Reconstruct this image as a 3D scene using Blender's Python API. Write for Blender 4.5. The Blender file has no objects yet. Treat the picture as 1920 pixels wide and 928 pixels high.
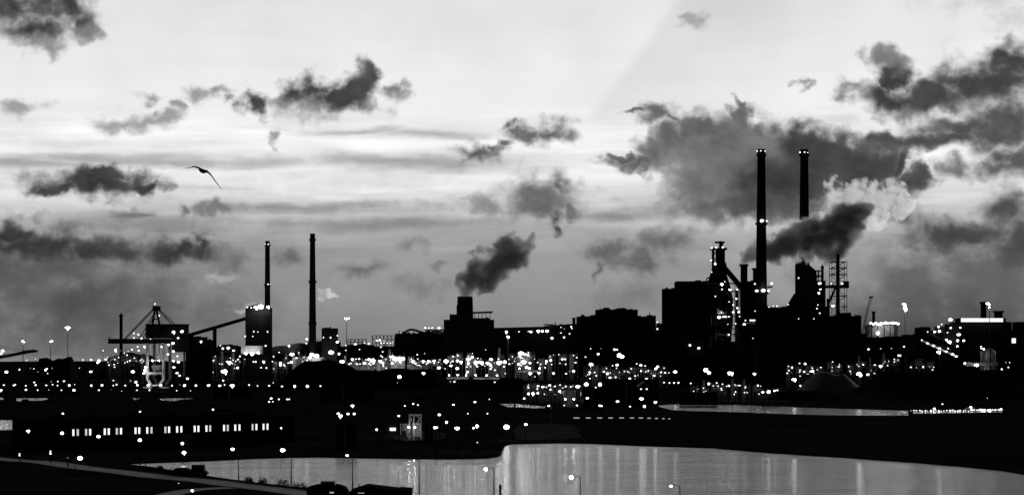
import bpy, bmesh, math, random
from mathutils import Vector, Matrix
from mathutils.geometry import tessellate_polygon
R = math.radians
sc = bpy.context.scene
col = sc.collection
# ------------------------------------------------------------------ camera
F, H, HZ = 3850.0, 25.0, 663.0          # focal length in photo pixels, camera height, horizon row
cam = bpy.data.objects.new('camera', bpy.data.cameras.new('camera'))
col.objects.link(cam); sc.camera = cam
cam.location = (0, 0, H); cam.rotation_euler = (R(90), 0, 0)
cam.data.sensor_width = 36.0; cam.data.lens = 36.0 * F / 1920.0
cam.data.shift_y = (HZ - 464) / 1920.0
cam.data.clip_start = 1.0; cam.data.clip_end = 60000.0
# ------------------------------------------------------------------ render settings
sc.render.engine = 'CYCLES'
sc.view_settings.view_transform = 'Standard'; sc.view_settings.look = 'None'
sc.view_settings.exposure = 0.0; sc.view_settings.gamma = 1.0
cy = sc.cycles
cy.use_denoising = True
try: cy.denoiser = 'OPENIMAGEDENOISE'
except Exception: pass
cy.max_bounces = 4; cy.diffuse_bounces = 1; cy.glossy_bounces = 2; cy.volume_bounces = 3; cy.transparent_max_bounces = 8
cy.sample_clamp_indirect = 4.0; cy.caustics_reflective = False; cy.caustics_refractive = False
cy.volume_max_steps = 256
# ------------------------------------------------------------------ sky
world = bpy.data.worlds.new('World'); sc.world = world; world.use_nodes = True
SUN_EL, SUN_AZ = 8.0, 23.0                # degrees; azimuth clockwise from the view direction (+Y)
def nn(nt, typ, **kw):
    n = nt.nodes.new(typ)
    for k, v in kw.items():
        if k.startswith('i_'): n.inputs[int(k[2:])].default_value = v
        else: setattr(n, k, v)
    return n
def m(nt, op, a, b=None, c=None, clamp=False):
    n = nt.nodes.new('ShaderNodeMath'); n.operation = op; n.use_clamp = clamp
    for i, v in enumerate((a, b, c)):
        if v is None: continue
        if isinstance(v, (int, float)): n.inputs[i].default_value = v
        else: nt.links.new(v, n.inputs[i])
    return n.outputs[0]
def vm(nt, op, a, b=None, c=None):
    n = nt.nodes.new('ShaderNodeVectorMath'); n.operation = op
    for i, v in enumerate((a, b, c)):
        if v is None: continue
        if isinstance(v, (tuple, list)): n.inputs[i].default_value = v
        else: nt.links.new(v, n.inputs[i])
    return n.outputs['Value'] if op == 'LENGTH' else n.outputs['Vector']
def smooth(nt, v, lo, hi, a=0.0, b=1.0):
    n = nt.nodes.new('ShaderNodeMapRange'); n.interpolation_type = 'SMOOTHSTEP'; n.clamp = True
    nt.links.new(v, n.inputs[0])
    for i, x in enumerate((lo, hi, a, b)): n.inputs[i + 1].default_value = x
    return n.outputs[0]
def mixf(nt, f, a, b):
    n = nt.nodes.new('ShaderNodeMix'); n.data_type = 'FLOAT'
    for i, v in enumerate((f, a, b)):
        s = (n.inputs[0], n.inputs[2], n.inputs[3])[i]
        if isinstance(v, (int, float)): s.default_value = v
        else: nt.links.new(v, s)
    return n.outputs[0]
def noise(nt, vec, scale, detail=5.0, rough=0.55, lac=2.0):
    n = nt.nodes.new('ShaderNodeTexNoise'); n.noise_dimensions = '3D'
    n.inputs['Scale'].default_value = scale; n.inputs['Detail'].default_value = detail
    n.inputs['Roughness'].default_value = rough; n.inputs['Lacunarity'].default_value = lac
    nt.links.new(vec, n.inputs['Vector']); return n
def sky_dir(px, py):                     # azimuth and elevation in degrees of a direction of the sky
    x, z = (px - 960) / F, (HZ - py) / F
    return math.degrees(math.atan(x)), math.degrees(math.atan(z / math.hypot(1, x)))
DEG = math.degrees(1 / F)
# clouds: (grey, edge softness, raggedness, opacity, [(x, y, rx, ry), ...]) laid out over the sky, far ones first
CLOUDS = [
 
 (.66,.55,.5,.75,[(300,303,430,17),(60,312,200,16),(760,303,300,16)]),
 (.70,.60,.5,.7,[(820,252,160,12),(640,245,170,9)]),
 (.95,.5,.6,.8,[(250,372,260,16),(520,335,330,16),(120,275,260,14),(700,345,200,14)]),
 (.92,.5,.6,.8,[(1180,300,110,20),(1540,225,190,22),(1760,225,110,10)]),
 (.58,.60,.7,.8,[(560,385,420,14),(280,420,330,20),(700,420,340,18),(1150,400,150,18)]),
 (.31,.70,.6,.88,[(150,570,360,120),(60,510,280,70)]),
 (.45,.80,.6,.6,[(420,600,160,60)]),
 (.17,.75,.5,.95,[(1830,590,340,150),(1700,620,240,90)]),
 (.33,.7,.6,.8,[(1700,540,150,60),(1900,520,200,60)]),
 (.48,.6,.8,.6,[(900,380,60,16),(770,455,34,16),(790,540,60,30),(825,500,30,12),(1180,560,120,40)]),
 (.62,.5,.7,.8,[(55,402,40,14),(240,398,60,16),(35,193,42,16),(300,222,40,12),(515,258,12,14),(745,175,28,20),(275,188,28,10)]),
 (.62,.55,.7,.85,[(250,230,78,17),(340,205,14,14),(385,178,42,15),(420,190,20,10)]),
 (.52,.45,.6,.9,[(400,392,46,16),(350,392,26,9),(250,405,70,8)]),
 (.28,.50,.6,.95,[(60,462,160,33),(200,470,120,30),(330,478,90,26),(372,458,28,24),(10,440,60,24)]),
 (.46,.60,.5,.85,[(440,495,30,22),(540,480,44,26),(680,500,84,20)]),
 (.27,.42,.6,.95,[(180,342,118,27),(105,352,48,16),(200,322,42,16),(270,352,50,14)]),
 (.28,.55,.75,.95,[(20,14,110,48),(125,18,62,42),(60,62,90,28),(165,45,40,30)]),
 (.60,.6,.9,.7,[(60,88,60,16),(180,60,26,20)]),
 (.55,.5,.8,.9,[(600,203,110,26),(540,195,60,16),(745,165,22,14)]),
 (.33,.42,.65,.97,[(472,200,31,25),(570,172,44,26),(620,188,48,20),(672,172,42,42),(688,145,24,26),(655,195,50,22)]),
 (.42,.45,.6,.92,[(895,283,44,18),(930,272,22,10)]),
 (.42,.50,.8,.92,[(1035,250,54,26),(990,252,38,20),(965,240,22,12)]),
 (.42,.50,.55,.9,[(1010,375,100,34),(1045,350,56,26),(1080,385,30,20)]),
 (.30,.5,.8,.9,[(1040,404,20,14),(1047,425,16,12)]),
 (.40,.6,.7,.85,[(1140,468,64,26),(1125,500,14,30)]),
 (.38,.6,.6,.85,[(1245,462,62,42),(1200,490,50,26)]),
 (.45,.5,.7,.95,[(1235,212,42,18),(1195,210,24,7),(1268,220,24,8)]),
 (.60,.4,.8,.7,[(1290,46,28,14),(1493,160,12,10),(1660,108,32,18)]),
 (.42,.30,.5,.96,[(1190,300,52,16),(1160,286,26,9),(1245,285,56,32),(1275,262,40,34),(1310,240,36,30),(1340,270,90,50),(1380,222,22,28),(1383,200,15,17),(1415,265,32,30),(1400,320,140,80)]),
 (.49,.45,.5,.85,[(1310,345,66,60),(1350,310,80,50),(1330,395,60,28)]),
 (.25,.30,.45,.98,[(1500,275,44,36),(1550,300,90,52),(1620,320,90,52),(1690,310,20,30),(1640,365,90,40),(1725,345,34,26),(1470,350,110,58)]),
 (.62,.5,.5,.85,[(1450,462,80,26),(1520,520,110,40)]),
 (.34,.45,.5,.7,[(1400,385,130,26)]),
 (.24,.45,.6,.97,[(1660,182,64,24),(1745,182,110,28),(1860,155,110,44),(1900,120,70,34),(1680,150,34,24)]),
 (.50,.55,.95,.85,[(1665,120,36,28),(1590,170,34,12),(1690,208,50,16)]),
 (.30,.50,.6,.96,[(1660,262,60,20),(1760,262,140,22),(1880,240,130,44),(1900,300,56,40),(1800,240,110,26)]),
 (.34,.6,.6,.85,[(1793,318,38,18),(1740,335,40,12)]),
 (.24,.50,.55,.95,[(1800,440,112,30),(1880,395,66,36),(1920,455,90,60)]),
 (.22,.5,.5,.9,[(2150,-420,480,350),(2500,100,400,420)]),  # unseen clouds beyond the view, added to darken the reflection in the water
 (.92,.5,.6,.95,[(618,547,20,6)]), (.80,.6,.8,.8,[(412,518,30,9),(450,570,22,7)]),
]
nt = world.node_tree; nt.nodes.clear(); L = nt.links
tc = nn(nt, 'ShaderNodeTexCoord')
sep = nn(nt, 'ShaderNodeSeparateXYZ'); L.new(tc.outputs['Generated'], sep.inputs[0])
az = m(nt, 'MULTIPLY', m(nt, 'ARCTAN2', sep.outputs[0], sep.outputs[1]), 57.29578)
el = m(nt, 'MULTIPLY', m(nt, 'ARCSINE', sep.outputs[2]), 57.29578)
cq = nn(nt, 'ShaderNodeCombineXYZ'); L.new(az, cq.inputs[0]); L.new(el, cq.inputs[1]); q = cq.outputs[0]
stretch = vm(nt, 'MULTIPLY', q, (0.16, 1.6, 1.0))
n_str = noise(nt, stretch, 1.0, 5, .55).outputs['Fac']
n_big = noise(nt, q, .35, 3, .5).outputs['Fac']
n_fine = noise(nt, q, 1.3, 7, .52).outputs['Fac']
wn = noise(nt, q, .75, 2, .5)
wm = noise(nt, q, 2.0, 6, .5)
w1 = vm(nt, 'SUBTRACT', wn.outputs['Color'], (.5, .5, .5)); w2 = vm(nt, 'SUBTRACT', wm.outputs['Color'], (.5, .5, .5))
q2 = vm(nt, 'ADD', vm(nt, 'MULTIPLY_ADD', w1, (1.5, .8, 0.0), q), vm(nt, 'MULTIPLY', w2, (1.15, .8, 0.0)))
q3 = vm(nt, 'ADD', q, vm(nt, 'MULTIPLY', vm(nt, 'SUBTRACT', noise(nt, vm(nt, 'MULTIPLY', q, (.22, 1.2, 1.0)), 1.0, 5, .55).outputs['Color'], (.5, .5, .5)), (5.0, .8, 0.0)))
ramp = nn(nt, 'ShaderNodeValToRGB'); cr = ramp.color_ramp
L.new(m(nt, 'DIVIDE', el, 90.0, clamp=True), ramp.inputs[0])
stops = [(0,.47),(.6,.51),(1.5,.56),(2.5,.585),(3.2,.64),(3.9,.76),(4.6,.87),(5.6,.925),(7.0,.93),(8.4,.905),(9.9,.88),(16,.86),(24,.60),(40,.16),(90,.07)]
while len(cr.elements) < len(stops): cr.elements.new(1.0)
for e, (d, g) in zip(cr.elements, stops): e.position = d / 90; e.color = (g, g, g, 1)
g0 = ramp.outputs[0]
band = m(nt, 'MULTIPLY', smooth(nt, el, 2.0, 4.0), smooth(nt, el, 5.8, 7.2, 1.0, .0))
g = m(nt, 'ADD', g0, m(nt, 'MULTIPLY', m(nt, 'SUBTRACT', n_str, .5), m(nt, 'MULTIPLY_ADD', band, .42, .05)))
g = m(nt, 'ADD', g, m(nt, 'MULTIPLY', m(nt, 'SUBTRACT', n_big, .5), .12))
fine = m(nt, 'SUBTRACT', n_fine, .5)
n_mid = noise(nt, q, .8, 3, .5).outputs['Fac']
n_wisp = m(nt, 'SUBTRACT', noise(nt, vm(nt, 'MULTIPLY', q, (1.0, 1.5, 1.0)), 3.2, 7, .6).outputs['Fac'], .5)
edge = m(nt, 'MULTIPLY_ADD', n_wisp, .9, m(nt, 'MULTIPLY', fine, 2.1))
# broad pale shaft whose edge slants across the upper sky
(ax, ay), (bx, by) = sky_dir(1088, 232), sky_dir(1232, 40); ll = math.hypot(bx-ax, by-ay); nx_, ny_ = (by-ay)/ll, -(bx-ax)/ll
qs = nn(nt, 'ShaderNodeSeparateXYZ'); L.new(q3, qs.inputs[0])
dist = m(nt, 'ADD', m(nt, 'MULTIPLY_ADD', az, nx_, -ax*nx_), m(nt, 'MULTIPLY_ADD', el, ny_, -ay*ny_))
shaft = m(nt, 'MULTIPLY', m(nt, 'MULTIPLY', smooth(nt, dist, -.12, .38), smooth(nt, dist, .3, 4.0, 1.0, 0.0)), smooth(nt, el, 6.0, 6.9))
g = m(nt, 'MULTIPLY_ADD', shaft, -.058, g)
for grey, soft, rag, opac, blobs in CLOUDS:
    mn = None
    for (cx, cyy, rx, ry) in blobs:
        a, e = sky_dir(cx, cyy); sx, sy = 1 / (rx * DEG * 1.12), 1 / (ry * DEG * 1.18)
        ln = vm(nt, 'LENGTH', vm(nt, 'MULTIPLY_ADD', q3 if rx > 8 * ry else q2, (sx, sy, 0), (-a * sx, -e * sy, 0)))
        mn = ln if mn is None else m(nt, 'MINIMUM', mn, ln)
    f = m(nt, 'MULTIPLY_ADD', edge, rag * .95, m(nt, 'SUBTRACT', 1.24, mn))
    al = smooth(nt, f, 0.0, soft * 2.3, 0.0, opac)
    sh = m(nt, 'MULTIPLY_ADD', edge, .11, m(nt, 'MULTIPLY_ADD', smooth(nt, f, .15, 1.05), -.15, grey + .075))
    sh = m(nt, 'MULTIPLY_ADD', m(nt, 'SUBTRACT', n_mid, .5), .22, sh)
    g = mixf(nt, al, g, sh)
lin = m(nt, 'POWER', m(nt, 'MAXIMUM', g, 0.0), 2.25)
front = smooth(nt, m(nt, 'ABSOLUTE', az), 20.0, 62.0, 1.0, 0.02)      # the afterglow lies only ahead; behind is night
up = smooth(nt, el, -2.0, -.2)
lin = m(nt, 'MULTIPLY', m(nt, 'MULTIPLY', lin, front), up)
sky = nn(nt, 'ShaderNodeTexSky'); sky.sky_type = 'NISHITA'; sky.sun_disc = False
sky.sun_elevation = R(SUN_EL); sky.sun_rotation = R(SUN_AZ)
bw = nn(nt, 'ShaderNodeRGBToBW'); L.new(sky.outputs[0], bw.inputs[0])
tot = m(nt, 'ADD', lin, m(nt, 'MULTIPLY', bw.outputs[0], 0.0015))
bg = nn(nt, 'ShaderNodeBackground'); L.new(tot, bg.inputs[0]); bg.inputs[1].default_value = 1.0
wo = nn(nt, 'ShaderNodeOutputWorld'); L.new(bg.outputs[0], wo.inputs[0])
# ------------------------------------------------------------------ sun (low beyond the right edge, placed to rim-light the plumes)
sl = bpy.data.lights.new('sun', 'SUN'); sl.energy = 0.9; sl.angle = R(12); sl.color = (1, 1, 1)
so = bpy.data.objects.new('sun', sl); col.objects.link(so)
d = Vector((math.sin(R(SUN_AZ)) * math.cos(R(SUN_EL)), math.cos(R(SUN_AZ)) * math.cos(R(SUN_EL)), math.sin(R(SUN_EL))))
so.rotation_euler = d.to_track_quat('Z', 'Y').to_euler()

# ------------------------------------------------------------------ materials
def solid(name, v, rough=.85, spec=.2, nscale=.3, namp=.4, metal=0.0):
    mt = bpy.data.materials.new(name); mt.use_nodes = True; t = mt.node_tree
    b = t.nodes['Principled BSDF']; b.inputs['Roughness'].default_value = rough
    b.inputs['Specular IOR Level'].default_value = spec; b.inputs['Metallic'].default_value = metal
    c = t.nodes.new('ShaderNodeTexCoord'); n = noise(t, c.outputs['Object'], nscale, 6, .6)
    r = t.nodes.new('ShaderNodeMapRange'); t.links.new(n.outputs['Fac'], r.inputs[0])
    r.inputs[1].default_value = .3; r.inputs[2].default_value = .7
    r.inputs[3].default_value = v * (1 - namp); r.inputs[4].default_value = v * (1 + namp)
    t.links.new(r.outputs[0], b.inputs['Base Color'])
    return mt
def emit(name, s):
    mt = bpy.data.materials.new(name); mt.use_nodes = True; t = mt.node_tree; t.nodes.clear()
    e = t.nodes.new('ShaderNodeEmission'); e.inputs[0].default_value = (1, 1, 1, 1); e.inputs[1].default_value = s
    o = t.nodes.new('ShaderNodeOutputMaterial'); t.links.new(e.outputs[0], o.inputs[0]); return mt
def cladding(name, v):                    # ribbed sheet with rain streaks
    mt = solid(name, v, .9, 0.0, .12, .35); t = mt.node_tree; b = t.nodes['Principled BSDF']
    c = t.nodes.new('ShaderNodeTexCoord'); w = t.nodes.new('ShaderNodeTexWave'); w.inputs['Scale'].default_value = 1.2
    t.links.new(c.outputs['Object'], w.inputs['Vector'])
    bp = t.nodes.new('ShaderNodeBump'); bp.inputs['Strength'].default_value = .4; bp.inputs['Distance'].default_value = .2
    t.links.new(w.outputs['Fac'], bp.inputs['Height']); t.links.new(bp.outputs[0], b.inputs['Normal']); return mt
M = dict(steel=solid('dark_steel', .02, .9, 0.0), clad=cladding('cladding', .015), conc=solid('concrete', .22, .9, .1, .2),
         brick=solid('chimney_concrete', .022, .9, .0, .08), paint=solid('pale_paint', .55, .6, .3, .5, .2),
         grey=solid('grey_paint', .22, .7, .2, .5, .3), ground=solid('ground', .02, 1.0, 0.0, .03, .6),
         coal=solid('ore', .016, 1.0, 0.0, .08, .6), bird=solid('feathers', .05, .9, .1, 6), roof=solid('roof', .025, .9, .0, .3),
         light_patch=solid('light_patch_grey', .07, .9, .0, .25, .35), road=solid('asphalt', .045, .7, .3, .6, .25), kerb=solid('kerb', .2, .8, .2, 1), line=solid('road_paint', .6, .7, .2, 2),
         leaf=solid('foliage', .04, .9, .05, 1, .5), hull=solid('hull', .03, .8, .02, .4), glass=solid('dark_glass', .02, .15, .5, 1))
E = {1: emit('lamp_dim', 2.5), 2: emit('lamp_mid', 6), 3: emit('lamp_bright', 14), 4: emit('window_light', 1.3), 5: emit('lamp_faint', .4), 6: emit('lamp_floodlight', 45), 7: emit('lamp_quay', 9), 8: emit('window_dim', .7)}
def water_mat():
    mt = bpy.data.materials.new('water'); mt.use_nodes = True; t = mt.node_tree; b = t.nodes['Principled BSDF']
    b.inputs['Base Color'].default_value = (.012, .012, .012, 1); b.inputs['Roughness'].default_value = .09
    b.inputs['IOR'].default_value = 1.40
    c = t.nodes.new('ShaderNodeTexCoord')
    a1 = noise(t, vm(t, 'MULTIPLY', c.outputs['Object'], (.3, 1.0, 1)), .55, 5, .62).outputs['Fac']
    a2 = noise(t, vm(t, 'MULTIPLY', c.outputs['Object'], (.25, .5, 1)), .09, 4, .6).outputs['Fac']
    a3 = noise(t, vm(t, 'MULTIPLY', c.outputs['Object'], (.6, 1.0, 1)), .2, 3, .6).outputs['Fac']
    sy = nn(t, 'ShaderNodeSeparateXYZ'); t.links.new(c.outputs['Object'], sy.inputs[0])
    shelter = m(t, 'ADD', smooth(t, sy.outputs[1], 430.0, 560.0, 1.0, .7), smooth(t, sy.outputs[1], 640.0, 780.0, 0.0, .15))   # lee of the quay is calmer
    hgt = m(t, 'ADD', m(t, 'MULTIPLY_ADD', a2, 2.6, m(t, 'MULTIPLY', a1, 1.0)), m(t, 'MULTIPLY', a3, .8))
    bp = t.nodes.new('ShaderNodeBump'); bp.inputs['Strength'].default_value = 1.0; bp.inputs['Distance'].default_value = .25
    t.links.new(m(t, 'MULTIPLY', hgt, shelter), bp.inputs['Height']); t.links.new(bp.outputs[0], b.inputs['Normal'])
    return mt
M['water'] = water_mat()

# ------------------------------------------------------------------ mesh helpers
def W(px, py, Y): return Vector(((px - 960) / F * Y, Y, H - (py - HZ) / F * Y))
def G(px, py, z=0.0): Y = (H - z) * F / (py - HZ); return Vector(((px - 960) / F * Y, Y, z))
class MB:
    def __init__(s): s.bm = bmesh.new()
    def box(s, x0, x1, y0, y1, z0, z1):
        vs = [s.bm.verts.new((x, y, z)) for z in (z0, z1) for x, y in ((x0, y0), (x1, y0), (x1, y1), (x0, y1))]
        for f in ((0, 3, 2, 1), (4, 5, 6, 7), (0, 1, 5, 4), (1, 2, 6, 5), (2, 3, 7, 6), (3, 0, 4, 7)): s.bm.faces.new([vs[i] for i in f])
        return s
    def pbox(s, px0, px1, py, Y, dep, bot=None):
        a, b = W(px0, py, Y), W(px1, py, Y); z0 = 0.0 if bot is None else W(0, bot, Y).z
        return s.box(a.x, b.x, Y, Y + dep, z0, a.z)
    def bar(s, p0, p1, r0, r1=None, n=8, cap=True):
        p0, p1 = Vector(p0), Vector(p1); r1 = r0 if r1 is None else r1
        dv = (p1 - p0); qd = dv.to_track_quat('Z', 'Y')
        ra = [s.bm.verts.new(p0 + qd @ Vector((math.cos(2*math.pi*i/n) * r0, math.sin(2*math.pi*i/n) * r0, 0))) for i in range(n)]
        rb = [s.bm.verts.new(p1 + qd @ Vector((math.cos(2*math.pi*i/n) * r1, math.sin(2*math.pi*i/n) * r1, 0))) for i in range(n)]
        for i in range(n): s.bm.faces.new((ra[i], ra[(i+1) % n], rb[(i+1) % n], rb[i]))
        if cap: s.bm.faces.new(ra[::-1]); s.bm.faces.new(rb)
        return s
    def pbar(s, a, b, Y, w, Y2=None): return s.bar(W(a[0], a[1], Y), W(b[0], b[1], Y if Y2 is None else Y2), w / 2 * Y / F)
    def lathe(s, cx, cyy, prof, n=24):
        rings = []
        for r, z in prof: rings.append([s.bm.verts.new((cx + math.cos(2*math.pi*i/n)*r, cyy + math.sin(2*math.pi*i/n)*r, z)) for i in range(n)])
        for a, b in zip(rings, rings[1:]):
            for i in range(n): s.bm.faces.new((a[i], a[(i+1) % n], b[(i+1) % n], b[i]))
        s.bm.faces.new(rings[0][::-1]); s.bm.faces.new(rings[-1]); return s
    def prism(s, pts, Y, dep):            # outline in photo rows/columns at distance Y, given real depth
        a = [s.bm.verts.new(W(x, y, Y)) for x, y in pts]
        b = [s.bm.verts.new(W(x, y, Y) + Vector((0, dep, 0))) for x, y in pts]
        n = len(pts)
        s.bm.faces.new(a); s.bm.faces.new(b[::-1])
        for i in range(n): s.bm.faces.new((a[i], b[i], b[(i+1) % n], a[(i+1) % n]))
        return s
    def ball(s, c, r, sub=2, sz=(1, 1, 1)):
        bmesh.ops.create_icosphere(s.bm, subdivisions=sub, radius=1, matrix=Matrix.Translation(c) @ Matrix.Diagonal((r*sz[0], r*sz[1], r*sz[2], 1)))
        return s
    def mesh(s, name, mat, smooth_=False):
        bmesh.ops.recalc_face_normals(s.bm, faces=s.bm.faces)
        me = bpy.data.meshes.new(name); s.bm.to_mesh(me); s.bm.free(); me.materials.append(mat)
        if smooth_:
            for p in me.polygons: p.use_smooth = True
        return me
def link(name, me, parent=None):
    o = bpy.data.objects.new(name, me); col.objects.link(o)
    if parent is not None:
        o.parent = parent; o.location = -parent.location
    return o
def part(name, mb, mat, parent, smooth_=False, label=None):
    o = link(name, mb.mesh(name, mat, smooth_), parent)
    if parent.parent is not None: o.location = (0, 0, 0)
    if label: o['label'] = label
    return o
def tag(o, label, cat, group=None, kind=None):
    o['label'] = label; o['category'] = cat
    if group: o['group'] = group
    if kind: o['kind'] = kind
    return o
def thing(name, label, cat, loc, group=None): 
    o = bpy.data.objects.new(name, None); col.objects.link(o); o.location = loc; o.empty_display_size = 1
    return tag(o, label, cat, group)
def whole(name, mb, mat, label, cat, group=None, smooth_=False, kind=None):
    return tag(link(name, mb.mesh(name, mat, smooth_)), label, cat, group, kind)
rnd = random.Random(7)
# shared lamp meshes: a slightly squashed, uneven luminous globe of radius 1
def head_mesh(mat, seed):
    r = random.Random(seed); mb = MB(); mb.ball((0, 0, 0), 1, 2, (1, 1, .86))
    for v in mb.bm.verts: v.co *= 1 + r.uniform(-.08, .08)
    if seed % 10 >= 3:
        a = r.uniform(0, 6.28); mb.ball((math.cos(a)*.9, 0, math.sin(a)*.5), r.uniform(.4, .6), 2)
    if seed % 10 >= 5: mb.ball((r.uniform(-.5, .5), 0, -1.1), .34, 2, (.6, .6, 1.6))
    return mb.mesh('lamp_head', mat, True)
HEADS = {k: [head_mesh(E[k], 10*k + i) for i in range(7)] for k in (1, 2, 3, 5, 6, 7)}
POLE = MB().bar((0, 0, 0), (0, 0, 1), .16, .10, 6).mesh('pole', M['steel'])
def lamp_part(px, py, Y, size, parent, name='lamp', lvl=None):
    k = lvl or (3 if size >= 7 else 2 if size >= 4 else 1)
    if name == 'floodlight' and k == 3: k = 6
    p = W(px, py, Y); o = bpy.data.objects.new(name, rnd.choice(HEADS[k])); col.objects.link(o)
    o.parent = parent; o.location = p - parent.location
    r = size * .42 * rnd.uniform(.8, 1.08) * Y / F; o.scale = (r * rnd.uniform(.85, 1.3), r, r * rnd.uniform(.75, 1.1)); return o  # head sized to the lamp's bloom, not to its fitting

# ------------------------------------------------------------------ water and land
WZ = -0.35
mb = MB(); mb.bm.faces.new([mb.bm.verts.new(p) for p in ((-16000, 60, WZ), (16000, 60, WZ), (16000, 52000, WZ), (-16000, 52000, WZ))])
o = link('water', mb.mesh('water', M['water'])); o['kind'] = 'structure'; o['label'] = 'rippled harbour water reflecting the bright evening sky'
def land(name, outer, holes, mat, z=0.0, label=None):
    mb = MB(); loops = [outer] + holes; flat = []
    for lp in loops: flat += [Vector((p.x, p.y, z)) for p in lp]
    vs = [mb.bm.verts.new(p) for p in flat]
    for t in tessellate_polygon([[Vector((p.x, p.y, 0)) for p in lp] for lp in loops]):
        try: mb.bm.faces.new([vs[i] for i in t])
        except ValueError: pass
    k = 0
    for lp in loops:
        low = [mb.bm.verts.new((p.x, p.y, WZ - 1.0)) for p in lp]; n = len(lp)
        for i in range(n): mb.bm.faces.new((vs[k+i], vs[k+(i+1) % n], low[(i+1) % n], low[i]))
        k += n
    o = link(name, mb.mesh(name, mat)); o['kind'] = 'structure'
    if label: o['label'] = label
    return o
def wiggle(pts, amp, step):
    out = []
    for a, b in zip(pts, pts[1:]):
        n = max(1, int((b - a).length / step))
        for i in range(n):
            p = a.lerp(b, i / n)
            if i: p = p + Vector((rnd.uniform(-amp, amp), rnd.uniform(-amp, amp), 0))
            out.append(p)
    out.append(pts[-1]); return out
shore = [G(x, y) for x, y in ((218,867.5),(300,864),(400,860.5),(470,857),(545,854.5),(600,854),(700,856),(780,857),(860,857.5),(915,856),(934,853),(941,848),(944,840))]
shore += [G(x, y) for x, y in ((948,833),(958,829.8),(1050,828),(1120,829.5),(1200,833),(1340,837.5),(1440,846),(1600,856),(1700,863),(1800,871),(1880,879),(1960,893),(2100,915))]
near = [G(x, y) for x, y in ((2100,1010),(1400,957),(1000,938),(840,931),(700,924),(650,921),(600,916.5),(560,912),(480,903.5),(400,893),(330,881),(270,872.5),(218,867.5))]
shore_w = wiggle(shore, .35, 6)
far_land = [Vector((-4000, 300, 0))] + [Vector((-400, 300, 0))] + [Vector((-60, 200, 0)), Vector((60, 200, 0)), Vector((160, 215, 0))] + wiggle(near[1:], .25, 5)[:-1] + shore_w + [Vector((900, 380, 0)), Vector((4000, 380, 0)), Vector((6000, 7400, 0)), Vector((-700, 7400, 0)), Vector((-1500, 6900, 0)), Vector((-2600, 5200, 0)), Vector((-5000, 4200, 0))]
HOLES = [
 [(-150,783),(60,785.5),(150,785.5),(190,787),(260,789),(190,792),(70,803),(0,806),(-150,808)],
 [(31,745),(91,744.5),(88,749),(70,751),(54,750.5),(54,748),(42,748),(40,751.5),(31,751.5)],
 [(-40,742),(3,743.5),(10,747),(4,749),(-40,749)],
 [(245,744.5),(265,744.8),(259,748),(255,750),(251,748)],
 [(296,746),(325,744.5),(365,745),(358,748),(340,748.5),(325,751.5),(303,750)],
 [(934,755),(964,755),(964,763),(953,763),(944,760)],
 [(967,755),(985,756.5),(1023,760),(1022,764.5),(1000,765),(980,763),(967,763)],
 [(1226,759),(1262,756),(1300,755.5),(1400,758),(1480,761),(1600,765),(1702,768),(1704,778),(1640,778.5),(1560,778),(1480,776),(1380,772),(1300,770),(1258,768),(1240,763)],
 [(1712,769),(1880,765),(1880,772),(1712,775)],
]
land('ground', far_land, [[G(x, y) for x, y in h] for h in HOLES], M['ground'], 0.0, 'dark harbour land with quays around the basins')

def strip(name, pts, w, mat, z, label=None, kind='structure'):
    mb = MB(); L_, R_ = [], []
    for i, p in enumerate(pts):
        a, b = pts[max(0, i-1)], pts[min(len(pts)-1, i+1)]; t = (b - a).normalized(); nrm = Vector((-t.y, t.x, 0))
        L_.append(mb.bm.verts.new((p.x + nrm.x*w/2, p.y + nrm.y*w/2, z))); R_.append(mb.bm.verts.new((p.x - nrm.x*w/2, p.y - nrm.y*w/2, z)))
    for i in range(len(pts)-1): mb.bm.faces.new((L_[i], L_[i+1], R_[i+1], R_[i]))
    o = link(name, mb.mesh(name, mat)); o['kind'] = kind
    if label: o['label'] = label
    return o
def spline(pts, n=8):
    out = []
    P = [pts[0]] + pts + [pts[-1]]
    for i in range(1, len(P)-2):
        for k in range(n):
            t = k / n; a, b, c, d_ = P[i-1], P[i], P[i+1], P[i+2]
            out.append(.5*((2*b) + (c-a)*t + (2*a-5*b+4*c-d_)*t*t + (3*b-a-3*c+d_)*t**3))
    out.append(pts[-1]); return out
road_pts = spline([G(x, y) for x, y in ((-500,812),(-200,838),(0,860.5),(80,866),(150,876),(230,885),(300,894),(380,901),(440,909),(520,918),(600,929),(760,948),(1000,985))])
strip('road', road_pts, 7.0, M['road'], .03, 'grey two lane road curving along the basin')
strip('road_marking', road_pts, .18, M['line'], .034)
for s_ in (-1, 1):
    off = []
    for i, p in enumerate(road_pts):
        a, b = road_pts[max(0, i-1)], road_pts[min(len(road_pts)-1, i+1)]; t = (b-a).normalized(); off.append(p + Vector((-t.y, t.x, 0))*s_*3.75)
    mb = MB()
    for a, b in zip(off, off[1:]): mb.bar(a + Vector((0,0,.02)), b + Vector((0,0,.02)), .12, .12, 4)
    o = link('kerb', mb.mesh('kerb', M['kerb'])); o['kind'] = 'structure'
strip('side_road', spline([G(x, y) for x, y in ((300,931),(338,922),(372,917),(430,914),(480,914.5),(530,920)) ]), 4.5, M['road'], .026, 'side road joining the bend by the bright post lamp')

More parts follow.
